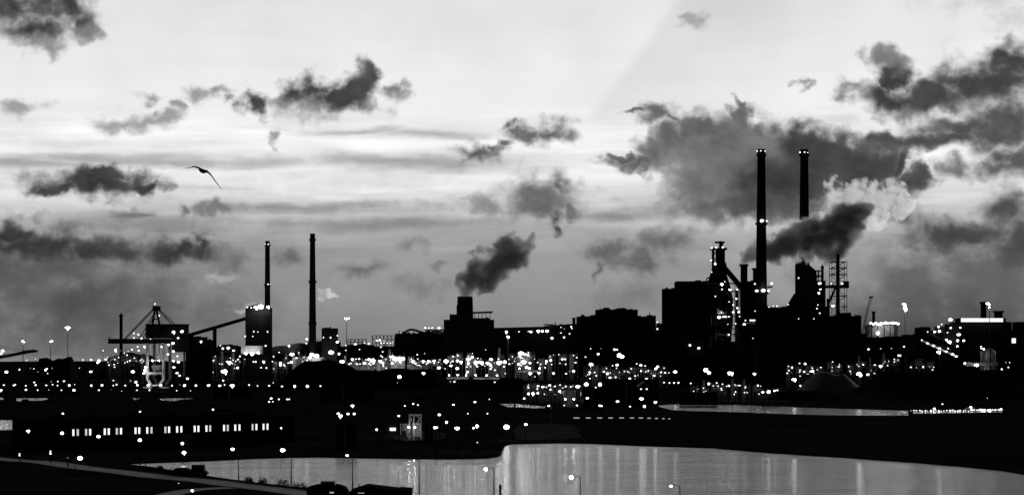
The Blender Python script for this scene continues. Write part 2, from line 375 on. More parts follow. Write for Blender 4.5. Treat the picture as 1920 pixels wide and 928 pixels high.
# ------------------------------------------------------------------ buildings
def clutter(mb, px0, px1, py, Y, dep, n, hmax=5, seed=0):
    r = random.Random(seed); s = Y / F
    for i in range(n):
        x = r.uniform(px0 + 2, px1 - 3); h = r.uniform(1, hmax * 1.15); w = r.uniform(2, 12)
        if r.random() < .2: mb.bar(W(x, py + .3, Y + dep*.3), W(x, py - h * 1.3, Y + dep*.3), .9 * s, .7 * s, 6)
        else: mb.pbox(x, min(px1 - .5, x + w), py - h * .55, Y + r.uniform(.1, .5) * dep, dep * .2, py + .3)
    return mb
def building(name, cat, label, boxes, Y, dep, ncl=4, lamps=(), mat='clad', seed=1, hmax=4, vent='roof_vent'):
    dep *= .45
    cx = (boxes[0][0] + boxes[0][1]) / 2; root = thing(name, label, cat, (W(cx, 0, Y).x, Y, 0))
    for i, bx in enumerate(boxes):
        px0, px1, py = bx[:3]; bot = bx[3] if len(bx) > 3 else None
        mb = MB().pbox(px0, px1, py, Y + (.25 * i), max(2, dep - .5 * i), bot)
        part('wall' if i == 0 else 'annex', mb, M[mat], root)
        s = Y / F; a, b = W(px0, py, Y), W(px1, py, Y)
        mb = MB().box(a.x - .4 * s, b.x + .4 * s, Y - .5 - .01 * i, Y + dep + .5, a.z + .02, a.z + .9 * s)
        part('parapet', mb, M['steel'], root)
    if ncl:
        mb = MB()
        for k, b0 in enumerate(boxes): clutter(mb, b0[0], b0[1], b0[2] - .8, Y, dep, 1 + int(ncl * (b0[1]-b0[0]) / 60 + (b0[1]-b0[0]) / 18), hmax, seed + 50*k)
        part(vent, mb, M['steel'], root)
    for l in lamps: lamp_part(l[0], l[1], Y - 3, l[2], root, 'wall_lamp')
    return root
def S5(X, Y_, ox, oy, k): return ox + X / k, oy + Y_ / k

building('rolling_mill', 'building', 'broad black windowless hall with a raised flat middle block and stepped left end',
    [(1083,1230,594),(1119,1196,581),(1096,1119,597)], 2050, 90, 7, [(1242,600,3)], seed=3, hmax=6)
building('stock_house', 'building', 'tall black block in two heights left of the blast furnace',
    [(1269,1328,528),(1245,1269.5,542)], 1750, 60, 2, [(1293.5,647,4),(1310,652.5,6)], seed=5)
building('link_building', 'building', 'low dark link between the windowless hall and the tall two-height block', [(1226,1247,613),(1233,1246,607)], 1900, 40, 4, [(1232.5,603.5,3),(1232.5,616.5,4),(1249.5,597.5,5)], seed=41)
o = building('sinter_hall', 'building', 'black stepped hall at the foot of the fat smoking stack',
    [(832,926,600),(843,880,590),(880,918,597)], 2000, 70, 0, [], seed=6)
Y = 2000
part('round_end', MB().prism([(905,600),(914,594),(920,600),(924,607),(926,613),(926,640),(905,640)], Y - 2, 40), M['clad'], o)
cp = part('canopy', MB().prism([(886,584.5),(924,583.2),(922,586),(886,587)], Y + 5, 25), M['steel'], o)
mb = MB()
for x in (890, 897, 904, 911, 919): mb.pbar((x, 586), (x, 598), Y + 8, 1.0)
part('post', mb, M['steel'], o)
def fat_stack():
    Y = 2025; t = thing('sinter_stack', 'short fat stack pouring a dark plume on the stepped hall', 'chimney', (W(872, 0, Y).x, Y, 0))
    s = Y / F; x = W(872, 0, Y).x
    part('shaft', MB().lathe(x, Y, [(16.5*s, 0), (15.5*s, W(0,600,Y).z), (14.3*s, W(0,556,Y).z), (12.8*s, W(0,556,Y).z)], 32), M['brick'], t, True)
    part('side_duct', MB().pbox(856, 859, 572, Y - 6, 6, 600), M['steel'], t)
fat_stack()
building('coil_store', 'building', 'long low black shed left of the stepped hall', [(741,832,626),(797,834,622)], 2030, 60, 5, [], seed=8)
o = thing('arched_conveyor', 'arched conveyor housing humping over the roof of the long low shed', 'conveyor', W(780, 626, 2025))
mb = MB()
pa = [(756,626),(762,620.5),(770,617.5),(777,618.5),(790,622.5),(808,627)]
for a, b in zip(pa, pa[1:]): mb.pbar(a, b, 2022, 4)
part('gallery', mb, M['steel'], o); part('head_house', MB().pbox(754, 761, 621, 2020, 8, 627), M['steel'], o)
o = thing('roof_walkway', 'raised lit walkway with four small lamps beside the stepped hall', 'walkway', W(815, 626, 2010))
part('deck', MB().pbox(797, 832, 617.6, 2010, 4, 620), M['steel'], o)
mb = MB()
for x in (798, 806, 812): mb.pbar((x, 619), (x, 627), 2012, 1.4)
part('leg', mb, M['steel'], o)
part('lit_wall', MB().pbox(813, 832, 620.8, 2013, 2, 625.4), M['grey'], o)
for x, s_ in ((797.5,4),(804.5,3),(810.4,3),(823.2,5)): lamp_part(x, 614.6, 2008, s_, o)
o = thing('long_gallery', 'long black enclosed gallery running right from the stepped hall', 'conveyor', W(1000, 617, 2080))
part('gallery', MB().prism([(922,614.5),(1020,612),(1020,611),(1079,606.5),(1085,606.5),(1085,700),(922,700)], 2080, 30), M['clad'], o)
mb = MB(); clutter(mb, 1018, 1078, 609.5, 2078, 20, 16, 4, 21); part('roof_rail', mb, M['steel'], o)
for X, Yy, s_ in [(78,130,3),(183,127,2),(210,130,4),(295,123,5),(340,123,5),(393,123,6),(447,200,4),(550,80,2),(587,97,2),(550,143,3),(583,192,3),(665,75,4),(675,95,3),(645,152,3)]:
    lamp_part(960 + X/5.9875, 600 + Yy/5.9875, 2070, s_, o, 'wall_lamp')
for X, Yy, s_ in [(1710,137,2),(1852,133,5)]: lamp_part(640 + X/5.9875, 600 + Yy/5.9875, 2070, s_, o, 'wall_lamp')
o = thing('vent_stack', 'stubby black stack at the left end of the broad windowless hall', 'chimney', W(1076, 610, 2060))
part('shaft', MB().bar(W(1076, 700, 2060), W(1076, 596, 2060), 3*.535, 2.9*.535, 14), M['brick'], o)
part('rim', MB().bar(W(1076, 597.5, 2060), W(1076, 595.4, 2060), 3.5*.535, 3.5*.535, 14), M['steel'], o)
building('switch_house', 'building', 'small black block right of the tall unlit left chimney', [(603,632,616)], 1950, 25, 2,
    [(606.4,632.6,2.6),(619.8,632.6,3.5),(632.6,629,3),(632.6,641,5)], seed=9)
o = building('coke_tower', 'building', 'black coking tower topped by a blazing floodlight with conveyor entering its left side',
    [(460,508,578),(463,500,574.5)], 1900, 24, 5, [(475.7,621.4,2.6),(483.7,622,2.6),(501.7,621.7,2.8),(459.5,630.4,3),(474,630.4,3),(463.6,576,3.5),(471,577,3),(498,648,3.5)], seed=10)
for x, y, s_ in ((489,575,13),(481,576,9),(503,575.5,6)): lamp_part(x, y, 1893, s_, o, 'floodlight', 3)
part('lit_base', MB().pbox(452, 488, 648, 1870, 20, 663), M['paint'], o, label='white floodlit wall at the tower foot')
for x, y in ((461,663),(473,664),(484,662)): lamp_part(x, y, 1864, 5, o, 'floodlight', 3)
building('harbour_office', 'building', 'low black shed under the conveyor right of the ship unloader', [(348,386,632.5),(386,396,638)], 1450, 20, 2, [(377,640.4,5)], seed=11)
low = [
 ('gas_plant','low dark plant buildings left of the coking tower',[(396,462,651),(408,440,648)],2100,7,[(397.5,652.5,4),(417.8,653,5),(427.7,652,5),(438,657,4),(412.7,648,3)]),
 ('battery_shed','low dark battery shed between the coking tower and the bare left chimney',[(508,580,651),(545,578,646)],2120,8,[(495.5,653,4),(508,651.5,4),(542,648.5,4)]),
 ('boiler_house','black boiler house wrapped round the foot of the bare left chimney',[(572,640,652),(577,636,641)],1985,3,[(575.2,635.6,4),(574.2,643.8,3)]),
 ('ore_bunker','dark ore bunker under the spindly pipe racks',[(640,742,650),(655,700,647)],2120,5,[(648.3,656.5,3),(674,655,3)]),
]
for nme, lab, bx, Y, nc, lm in low: building(nme, 'building', lab, bx, Y, 40, nc, lm, seed=len(lab))
def rack(px0, px1, pyt, pyb, Y, label, lamps):
    t = thing('pipe_rack', label, 'pipe rack', W((px0+px1)/2, pyb, Y), 'pipe racks on the skyline'); mb = MB(); n = int((px1-px0)/7)
    for i in range(n+1):
        x = px0 + (px1-px0)*i/n
        for dy in (0, 6): mb.bar(W(x, pyb, Y) + Vector((0,dy,0)), W(x, pyt, Y) + Vector((0,dy,0)), .25, .25, 5)
    part('post', mb, M['steel'], t); mb = MB()
    for k in range(3): mb.pbar((px0, pyt + k*(pyb-pyt)/3.2), (px1, pyt + k*(pyb-pyt)/3.2), Y, 1.1)
    for i in range(n): mb.pbar((px0+(px1-px0)*i/n, pyt), (px0+(px1-px0)*(i+1)/n, pyt+(pyb-pyt)*.6), Y, .6)
    part('pipe', mb, M['steel'], t)
    for X, Yy, s_ in lamps: lamp_part(640 + X/5.9875, 600 + Yy/5.9875, Y-2, s_, t)
rack(650, 686, 636, 652, 2060, 'lower left pipe rack with three bright lamps', [(157,270,5),(260,255,3),(308,265,4),(50,285,3)])
rack(698, 740, 629, 652, 2055, 'taller right pipe rack hung with a double row of tiny lamps', [(397,228,4),(433,225,4),(478,230,2),(447,257,3),(478,257,2),(517,257,3),(552,257,3),(575,252,2),(443,303,3),(465,355,3),(443,400,3)])

# chimneys
def chimney(px, pyt, Y, wt, wb, collars, lamps, label, rng=None, pyb=711):
    s = Y / F; t = thing('chimney', label, 'chimney', (W(px, 0, Y).x, Y, 0), 'tall slender chimneys'); x = W(px, 0, Y).x
    zt = W(0, pyt, Y).z; prof = []
    for i in range(13):
        f = i / 12; prof.append((s * (wb + (wt - wb) * f ** .85) / 2, zt * f))
    prof.append((s * wt * .36, zt)); prof.append((s*wt*.36, zt - 3))
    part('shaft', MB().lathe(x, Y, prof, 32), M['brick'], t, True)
    for pc, wc, hc in collars:
        z = W(0, pc, Y).z
        part('platform', MB().lathe(x, Y, [(wc*s/2*.9, z - hc*s), (wc*s/2, z - hc*s*.6), (wc*s/2, z), (wc*s/2*.92, z + .3)], 28), M['steel'], t)
        mb = MB()
        for i in range(20):
            a0, a1 = 2*math.pi*i/20, 2*math.pi*(i+1)/20; rr = wc*s/2*.97
            p, q_ = Vector((x+rr*math.cos(a0), Y+rr*math.sin(a0), z+.2)), Vector((x+rr*math.cos(a1), Y+rr*math.sin(a1), z+.2))
            mb.bar(p, p + Vector((0,0,1.1)), .05, .05, 4); mb.bar(p + Vector((0,0,1.1)), q_ + Vector((0,0,1.1)), .05, .05, 4)
        part('handrail', mb, M['steel'], t)
    part('ladder', MB().bar((x - wt*s*.2, Y - wb*s/2 - .2, 0), (x - wt*s*.2, Y - wt*s/2 - .2, zt), .25, .25, 4), M['steel'], t)
    for lx, ly, ls in lamps: lamp_part(lx, ly, Y - wb*s/2 - 1.2, ls, t, 'warning_lamp')
    return t
chimney(1427.5, 280, 1500, 14.5, 27, [(290,19,4),(419,23,3),(549,28,3)],
    [(1419.5,283.5,3.2),(1426.5,283.2,3),(1434.2,283.5,2.6),(1428.5,414,6.5),(1438,414.5,3.6),(1418.5,545,5),(1431.3,544.5,7),(1441.5,545,4)],
    'nearer of the two tallest chimneys, clear of the smoke, with lamps at three levels')
chimney(1508, 280.5, 1960, 14.5, 27, [(290,19,4),(419,22,3),(549,28,3)],
    [(1500,286,3.4),(1508.7,285.5,3.2),(1514.5,286.5,2.6),(1499.5,416,3.6),(1510,415.8,3),(1499.6,546,4),(1513,545.8,6),(1522,546,4)],
    'farther of the two tallest chimneys, its middle hidden by the drifting steam')
chimney(501.5, 452, 1960, 8.5, 14, [(459.5,12,2.5),(534,13.5,2.5)], [(497,458,2.2),(503,457.8,2.2),(502.5,533,2.8),(507,533,2.2)],
    'slim lamp-lit chimney rising behind the coking tower')
chimney(586, 438, 1960, 9.5, 16, [(449,13,3),(527.5,15.5,3),(606,16,3)], [], 'slender chimney with no lamps and three collars right of the coking tower')
def small_stack(px, pyt, pyb, w, Y, label, tip=False, flare=0):
    t = thing('stack', label, 'chimney', W(px, pyb, Y)); s = Y/F
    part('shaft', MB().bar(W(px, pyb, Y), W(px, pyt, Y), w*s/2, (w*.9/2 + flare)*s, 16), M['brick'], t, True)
    part('rim', MB().bar(W(px, pyt + 3, Y), W(px, pyt - .4, Y), (w*.62+flare)*s, (w*.62+flare)*s, 16), M['steel'], t)
    if tip: part('tip', MB().bar(W(px, pyt, Y), W(px, pyt - 6, Y), w*.4*s, .1*s, 8), M['steel'], t)
    return t
small_stack(227, 591, 712, 6.5, 1980, 'thin dark stack with a pointed tip behind the unloader boom', True)
small_stack(1638, 584, 640, 6, 2080, 'short dark stack right of the leaning crane jib behind the round holder')
o = small_stack(1395, 496, 700, 12, 1820, 'short wide-mouthed stack left of the nearer tall chimney, smoke leaving it', False, 1.2)
small_stack(1417, 503, 700, 12, 1780, 'half hidden short stack just behind the nearer tall chimney')
o = small_stack(1542, 500, 700, 5.5, 1860, 'thin stack left of the lattice flare tower', True)

# blast furnace
Y = 1700
o = thing('blast_furnace', 'blast furnace tower with crowned top, slanting pipe and dozens of lamps', 'blast furnace', W(1350, 0, Y).xyz * Vector((1, 1, 0)))
o.location = (W(1350, 0, Y).x, Y, 0); s = Y/F
part('top_cap', MB().pbox(1341, 1359, 452.5, Y+4, 4, 456).pbox(1349, 1356, 455, Y+4, 4, 466).pbar((1341,455.5),(1352,452.5),Y+5,2), M['steel'], o)
part('crown_platform', MB().pbox(1333.5, 1363.5, 464.5, Y, 12, 468), M['steel'], o)
mb = MB()
for x in (1337, 1357): mb.pbar((x, 466), (x, 503), Y + 2, 5); mb.pbar((x, 466), (x, 503), Y + 9, 4)
mb.pbox(1343, 1356, 468, Y+3, 6, 520)
for y0, y1 in ((470,480),(482,492),(494,506)): mb.pbar((1338,y0),(1346,y1),Y+1,1.2); mb.pbar((1344,y0),(1338,y1),Y+1,1.2)
part('head_frame', mb, M['steel'], o)
part('downcomer', MB().pbar((1356,492),(1360,505),Y+5,9).pbar((1360,504),(1392,541),Y+5,10), M['steel'], o)
part('uptake', MB().pbar((1340,500),(1330,532),Y+6,8).pbar((1326,521),(1332,521),Y+6,2.5).pbar((1325.5,521),(1324.5,532),Y+6,2.2), M['steel'], o)
part('body', MB().lathe(W(1352,0,Y).x, Y+14, [(22*s,0),(22*s,W(0,640,Y).z),(26*s,W(0,600,Y).z),(26*s,W(0,560,Y).z),(20*s,W(0,532,Y).z),(12*s,W(0,508,Y).z),(9*s,W(0,495,Y).z)], 20), M['roof'], o, True)
mb = MB(); r = random.Random(4)
for y in (512, 530, 545, 560, 576, 592, 608, 626, 645): mb.pbox(1327 + (8 if y < 520 else 0), 1394 - (26 if y < 520 else 2), y, Y - 8, 10, y + 1.6)
part('deck', mb, M['steel'], o)
mb = MB()
for x in (1328, 1344, 1361, 1378, 1393): mb.pbar((x, 530 if x < 1370 else 541), (x, 708), Y - 7, 1.6)
for i in range(18):
    y = r.choice((530,545,560,576,592,608,626)); x = r.uniform(1330, 1380); mb.pbar((x, y), (x + r.choice((-12, 12)), y + 15), Y - 7, 1)
part('column', mb, M['steel'], o)
mb = MB()
for i in range(26):
    x, y = r.uniform(1332, 1388), r.uniform(520, 640)
    if r.random() < .5: mb.pbar((x, y), (x, y + r.uniform(8, 22)), Y - r.uniform(2, 6), r.uniform(1, 2.6))
    else: mb.pbar((x, y), (min(1393, x + r.uniform(6, 20)), y), Y - r.uniform(2, 6), r.uniform(1, 2.6))
part('pipework', mb, M['grey'], o)
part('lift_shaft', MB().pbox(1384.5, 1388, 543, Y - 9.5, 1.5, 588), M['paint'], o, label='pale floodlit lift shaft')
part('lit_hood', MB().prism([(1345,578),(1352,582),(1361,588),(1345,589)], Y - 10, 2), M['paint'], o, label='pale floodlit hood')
part('casthouse', MB().pbox(1328, 1440, 640, Y + 2, 60), M['clad'], o)
fl = [(175,180,3),(222,175,3.5),(283,173,3.5),(170,298,3),(213,335,5),(177,412,2.6),(275,532,8),(305,505,2.5),(355,583,4),(422,580,4),(277,580,3),(213,648,2.5),(345,700,2.5),(385,730,3),(415,670,4),(425,760,4),(385,800,4)]
for X, Yy, z in fl: lamp_part(1300 + X/5.157, 430 + Yy/5.157, Y - 11, z, o)
fl2 = [(325,165,7),(375,160,4),(413,160,3),(415,27,2),(450,55,3),(450,120,4),(500,118,4),(472,222,3),(403,228,2),(410,320,4),(508,158,3),(560,193,3),(550,228,5),(647,110,3),(355,160,3),(345,122,3),(390,160,3),(627,352,2),(651,352,2)]
for X, Yy, z in fl2: lamp_part(1280 + X/4.759, 560 + Yy/4.759, Y - 11, z, o)
part('strip_window', MB().pbox(1406, 1418, 599, Y - 4, 2, 602), E[4], o)
part('lit_pipe', MB().pbar((1400,606),(1418,606),Y-4,2).pbar((1343,622),(1343,640),Y-12,2.2).pbar((1344,627),(1366,628),Y-12,2), M['paint'], o)

# powerhouse around the farther tall chimney, reaching down to the ground
o = building('power_station', 'building', 'huge black hall stretching between the two tallest chimneys', [(1385,1500,577),(1395,1615,594),(1385,1410,540)], 1860, 60, 6,
    [(1441.8,575.5,2.2),(1450,573.5,2.8),(1456.8,573.5,3),(1477.6,570.8,3),(1497.5,597.4,2),(1526,597.4,2.4),(1413.5,516,0.1)], seed=12, hmax=3)
part('gable', MB().prism([(1474,578),(1483,572),(1497,549),(1497,600),(1474,600)], 1858, 30), M['clad'], o)
o = building('gas_cleaner', 'building', 'hulking black block with a slanting right shoulder behind the steam', [(1497,1531,556),(1522,1556,580)], 1880, 40, 6, [], seed=13, hmax=9)
part('hopper', MB().prism([(1498,489),(1508,489),(1518,497),(1531,508),(1533,556),(1498,556)], 1884, 26), M['clad'], o)
mb = MB(); clutter(mb, 1528, 1546, 520, 1880, 20, 4, 8, 31); mb.pbox(1530, 1541, 507, 1886, 5, 509).pbox(1531, 1543, 516, 1886, 5, 518).pbar((1534,505),(1534,560),1886,2).pbox(1528,1548,526,1884,16,580)
part('stair_tower', mb, M['steel'], o)
for X, Yy, z in [(1017,470,3),(1215,522,5),(1230,522,6),(1230,580,4),(1215,615,4),(1205,730,3),(1195,765,3),(1222,810,3)]: lamp_part(1300 + X/5.157, 430 + Yy/5.157, 1870, z, o, 'wall_lamp')
# left flank beside nearer tall chimney
o = building('hot_stoves', 'building', 'black cluster of stove towers filling the gap behind the nearer tall chimney', [(1388,1402,541),(1402,1415,528),(1415,1425,540)], 1770, 20, 3,
   [(1415.4,532.2,3.5),(1446.8,531.4,4)], seed=14)
part('side_platform', MB().pbox(1440, 1448.5, 536.5, 1765, 6, 539), M['steel'], o)
# flare tower
Y = 1840; o = thing('flare_tower', 'open lattice tower round a thin black flare stack with a smoky tip', 'tower', (W(1571, 0, Y).x, Y, 0))
part('shaft', MB().bar(W(1571, 708, Y), W(1571, 476, Y), 4.6*Y/F, 3.2*Y/F, 14), M['brick'], o, True)
mb = MB(); xs = (1557.5, 1585.5)
for x in xs:
    for dy in (-7, 7): mb.bar(W(x, 708, Y)+Vector((0,dy,0)), W(x, 491, Y)+Vector((0,dy,0)), .4, .3, 5)
lv = [491, 503, 515, 535, 555, 575, 595]
for a, b in zip(lv, lv[1:]):
    for dy in (-7, 7):
        v = Vector((0, dy, 0))
        mb.bar(W(xs[0],a,Y)+v, W(xs[1],a,Y)+v, .3, .3, 5); mb.bar(W(xs[0],a,Y)+v, W(xs[1],b,Y)+v, .22, .22, 4); mb.bar(W(xs[1],a,Y)+v, W(xs[0],b,Y)+v, .22, .22, 4)
part('lattice', mb, M['steel'], o)
part('bridge_deck', MB().pbox(1545, 1592, 535, Y - 9, 5, 540).pbox(1582, 1592, 527, Y-9, 10, 537), M['steel'], o)
part('brace_pipe', MB().pbar((1550,578),(1566,540),Y-4,4).pbar((1554,590),(1552,560),Y-4,5), M['steel'], o)
for X, Yy, z in [(1335,525,3),(1437,523,4),(1350,740,5)]: lamp_part(1300 + X/5.157, 430 + Yy/5.157, Y - 12, z, o)
building('pump_house', 'building', 'small black box at the foot of the lattice flare tower', [(1577,1596,587),(1556,1614,593)], 1845, 30, 2, [], seed=15)
# crane jib
Y = 2050; o = thing('mobile_crane', 'leaning crane jib standing up behind the black hall', 'crane', W(1612, 640, Y))
mb = MB()
for dx in (0, 2.6): mb.pbar((1612+dx, 640), (1631+dx, 557), Y, 1.0)
for i in range(16):
    a, b = i/16, (i+1)/16; mb.pbar((1612+19*a, 640-83*a), (1614.6+19*b, 640-83*b), Y, .6)
part('jib', mb, M['steel'], o); part('jib_head', MB().pbar((1630,557.5),(1637,556.5),Y,3), M['steel'], o)
part('hook_rope', MB().pbar((1635,557),(1634,570),Y,.6), M['steel'], o)
part('cab', MB().pbox(1608,1618,632,Y-2,6,640), M['steel'], o)
# round gas holder
Y = 1980; s = Y/F; o = thing('gas_holder', 'round pale holder crowned by a ring of dazzling lamps', 'storage tank', (W(1658, 0, Y).x, Y, 0)); x0 = W(1658,0,Y).x
part('tank_wall', MB().lathe(x0, Y+16, [(30*s,0),(30*s,W(0,610.5,Y).z),(29*s,W(0,609.5,Y).z)], 40), M['conc'], o, True)
mb = MB()
for i in range(16):
    a = math.pi*2*i/16; mb.bar((x0+30.6*s*math.cos(a), Y+16+30.6*s*math.sin(a), 20), (x0+30.6*s*math.cos(a), Y+16+30.6*s*math.sin(a), W(0,607,Y).z), .35, .35, 5)
part('guide_post', mb, M['steel'], o)
for i in range(12): lamp_part(1633 + i*4.6, 606 + rnd.uniform(-1.6, 1.4), Y - 3 , rnd.choice((3.5,5,6)), o, 'rim_lamp', 3)
lamp_part(1646, 624, Y - 4, 8, o, 'wall_lamp', 3)
building('tank_base_shed', 'building', 'long dark shed between the black hall and the slanting conveyors', [(1613,1745,633),(1613,1625,627),(1700,1740,628)], 1900, 60, 4, [(1628.5,654.5,4),(1651.5,653.5,2),(1671.5,653,2),(1695,649.3,4),(1719.8,649.3,3.4),(1728.6,650.4,6)], seed=16)
o = building('casting_hall', 'building', 'big dark hall at the right edge with a glowing strip of rooftop glazing',
    [(1797,1896,604),(1804,1886,597,605)], 1900, 70, 0, [(1839.5,649.5,3),(1839.5,653,3)], seed=17)
mb = MB()
for i in range(11): mb.pbox(1803 + i*7.1, 1803 + i*7.1 + 6.6, 596.5, 1896, 2.5, 603.2)
part('roof_glazing', mb, E[4], o, label='glowing strip of rooftop glazing')
building('east_annex', 'building', 'dark annex with one square lit window right of the glowing roof', [(1896,1912,619),(1889,1897,608)], 1905, 40, 1, [], seed=18)
o = building('slab_yard_hall', 'building', 'black hall cut by the right edge of the picture', [(1911,2010,604)], 1890, 60, 2, [], seed=19)
o = [x for x in bpy.data.objects if x.name.startswith('east_annex')][0]
part('window', MB().pbox(1897.5, 1906.5, 634, 1903, 1, 643), E[4], o)
small_stack(1844, 566, 604, 11.5, 1960, 'square-shouldered dark stack on the glowing-roofed hall, behind the small mast'); small_stack(1872, 583, 604, 17, 1965, 'squat broad dark stack at the right of the glowing roof')
# lit silo
Y = 1500; s = Y/F; o = thing('silo', 'pale floodlit cylinder in front of the right-hand hall', 'silo', (W(1856, 0, Y).x, Y+8, 0))
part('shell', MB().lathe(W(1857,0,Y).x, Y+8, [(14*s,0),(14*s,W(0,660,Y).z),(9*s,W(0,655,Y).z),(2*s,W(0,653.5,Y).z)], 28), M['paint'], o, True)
part('pipe', MB().pbar((1857,655),(1857,697),Y-4,2.4), M['steel'], o)
for x, y, z in ((1809,680.8,4),(1831,684.5,7),(1844.5,654,3)): lamp_part(x, y, Y - 14, z, o, 'floodlight', 3)
part('apron_wall', MB().pbox(1808, 1872, 679, Y - 6, 2, 686), M['grey'], o)
# slanting conveyors
def conveyor(label, a, b, Y, w, lamps, mat='steel', legs=()):
    t = thing('conveyor', label, 'conveyor', W(*b, Y), 'inclined conveyors')
    part('gallery', MB().pbar(a, b, Y, w), M[mat], t)
    mb = MB()
    for f in range(8):
        x, y = a[0] + (b[0]-a[0])*f/7, a[1] + (b[1]-a[1])*f/7; mb.pbar((x, y - w*.5), (x, y - w*.5 - 1.2), Y, .7)
    part('handrail', mb, M['steel'], t)
    for lx, y0, y1, lw in legs: part('leg', MB().pbox(lx - lw/2, lx + lw/2, y0, Y + .5, 4, y1), M['steel'], t)
    for lx, ly, ls in lamps: lamp_part(lx, ly, Y - 4, ls, t)
    return t
k6 = lambda X, Yy: (1600 + X/4.759, 560 + Yy/4.759)
conveyor('lower slanting conveyor strung with lamps right of the long dark shed', k6(608,372), k6(925,517), 1700, 3.4, [k6(*p) + (z,) for p, z in (((610,368),3),((663,397),4.5),((716,418),4.5),((770,442),4.5),((828,470),4.5),((886,495),5),((918,513),5),((765,475),7))], 'paint', [(1761,658,700,2)])
conveyor('upper dark slanting conveyor falling past the bright lamp cluster', k6(600,270), k6(890,440), 1720, 9, [k6(663,295) + (2.6,), k6(770,290)+(7,), k6(725,295)+(5,), k6(760,250)+(5,), k6(788,228)+(3,), k6(840,300)+(3,)])
o = building('transfer_tower', 'building', 'dark transfer tower hung with round lamps left of the glowing-roofed hall', [(1776,1800,608),(1740,1778,622),(1719,1745,615)], 1790, 24, 3, [k6(X, Yy) + (z,) for X, Yy, z in ((865,187,8),(870,260,5),(955,258,4),(940,320,6),(930,373,6),(985,373,6),(860,385,7),(830,365,5),(928,423,5),(850,440,5))], seed=22)
part('lit_panel', MB().pbox(1752,1772,612,1786,2,624), M['paint'], o)
conveyor('long straight conveyor bridge climbing to the coking tower', (345,631), (461,597), 1800, 6.5, [], 'steel', [(402,615,655,6)])

# ------------------------------------------------------------------ ship unloader
Y = 1380; s = Y/F
o = thing('ship_unloader', 'big ship unloader gantry with long flat boom, machinery house and stayed mast', 'gantry crane', (W(300, 0, Y).x, Y, 0))
part('machinery_house', MB().pbox(273, 348, 608.5, Y, 14, 634).pbox(271.5, 349, 607.2, Y - .5, 15, 608.7), M['steel'], o)
part('rear_house', MB().pbox(322, 349, 634, Y, 14, 660), M['steel'], o)
mb = MB()
for dy in (1, 11):
    for yy in (637, 642): mb.bar(W(202, yy, Y)+Vector((0,dy,0)), W(348, yy, Y)+Vector((0,dy,0)), .9, .9, 6)
    for i in range(22):
        a, b = 203+i*6.5, 203+(i+1)*6.5
        mb.bar(W(a, 637 if i % 2 else 642, Y)+Vector((0,dy,0)), W(b, 642 if i % 2 else 637, Y)+Vector((0,dy,0)), .55, .55, 5)
mb.pbox(210, 300, 637.5, Y+4, 5, 641.5)
part('boom', mb, M['steel'], o)
part('boom_mast', MB().pbar((205,637),(205,631),Y+4,1).pbar((202,632),(208,632),Y+4,.8), M['steel'], o)
part('a_frame', MB().pbar((286,608),(290.5,578),Y+3,4).pbar((299,608),(293,578),Y+9,4).pbar((285,598),(299,598),Y+5,2).pbox(286,297.5,573.5,Y+2,8,582), M['steel'], o)
mb = MB()
for a, b in (((288,578),(231,637)),((288,581),(234,637)),((291,584),(262,634)),((292,586),(268,634)),((295,577),(328,608)),((296,580),(322,608))): mb.pbar(a, b, Y+5, 1.6)
part('stay', mb, M['steel'], o)
for x in (276, 307): 
    for dy in (0, 26):
        part('leg', MB().bar(W(x + (1 if x < 290 else -1), 643, Y)+Vector((0,dy,0)), W(x, 710, Y)+Vector((0,dy,0)), 1.0, 1.0, 8).bar(W(x, 710, Y)+Vector((0,dy,0)), W(283 if x < 290 else 299, 722, Y)+Vector((0,dy,0)), 1.0, 1.0, 8), M['paint'], o)
part('cross_beam', MB().pbox(276, 307, 697, Y - .8, 3, 702).pbox(283, 299, 720.5, Y-.8, 3, 723.5), M['paint'], o)
part('brace', MB().pbar((284,648),(299,672),Y+2,1.4).pbar((298.5,645),(298.5,675),Y+1,3).pbox(283,304,674.5,Y,5,677), M['paint'], o)
part('rear_leg', MB().pbar((345.5,655),(345.5,706),Y+14,4), M['grey'], o)
part('hopper', MB().prism([(283,684),(302,684),(299,694),(286,694)], Y+3, 8), M['grey'], o)
for x in (276, 307): part('bogie', MB().pbox(x-8, x+8, 724.5, Y-1.5, 4, 728), M['grey'], o)
part('lit_tray', MB().prism([(246,676),(266,678),(264,680.5),(250,680)], Y-10, 5).pbar((257.5,667),(257.5,677),Y-8,2), M['paint'], o)
ul = [(290.5,569.8,4.5),(298.5,591.5,3),(251,624.5,4),(251,633,3),(259.5,627,5),(265,634,3.6),(282,635.5,2),(271,650,5),(260,657,5),(258,650,4),
      (325.5,622.5,6),(341,621.5,8),(334,633.5,6),(324,643.5,8),(316,646,5),(325,658.5,7),(315,664,6),(332.5,667.5,4),(325,676.5,6),(334.5,678.5,8),(326,688.5,6),(272.5,688,4.5),(272,694,3.5),(269.5,699.5,3),
      (332,699,6),(336.5,704,4),(351.5,709.5,6),(298,676,3),(285.5,676,3),(303,650,4),(278.5,721.5,4),(301.5,722,4)]
for x, y, z in ul: lamp_part(x, y, Y - 5, z, o, 'floodlight' if x < 306 and y > 666 else 'lamp', 3 if x < 306 and y > 666 else 1)
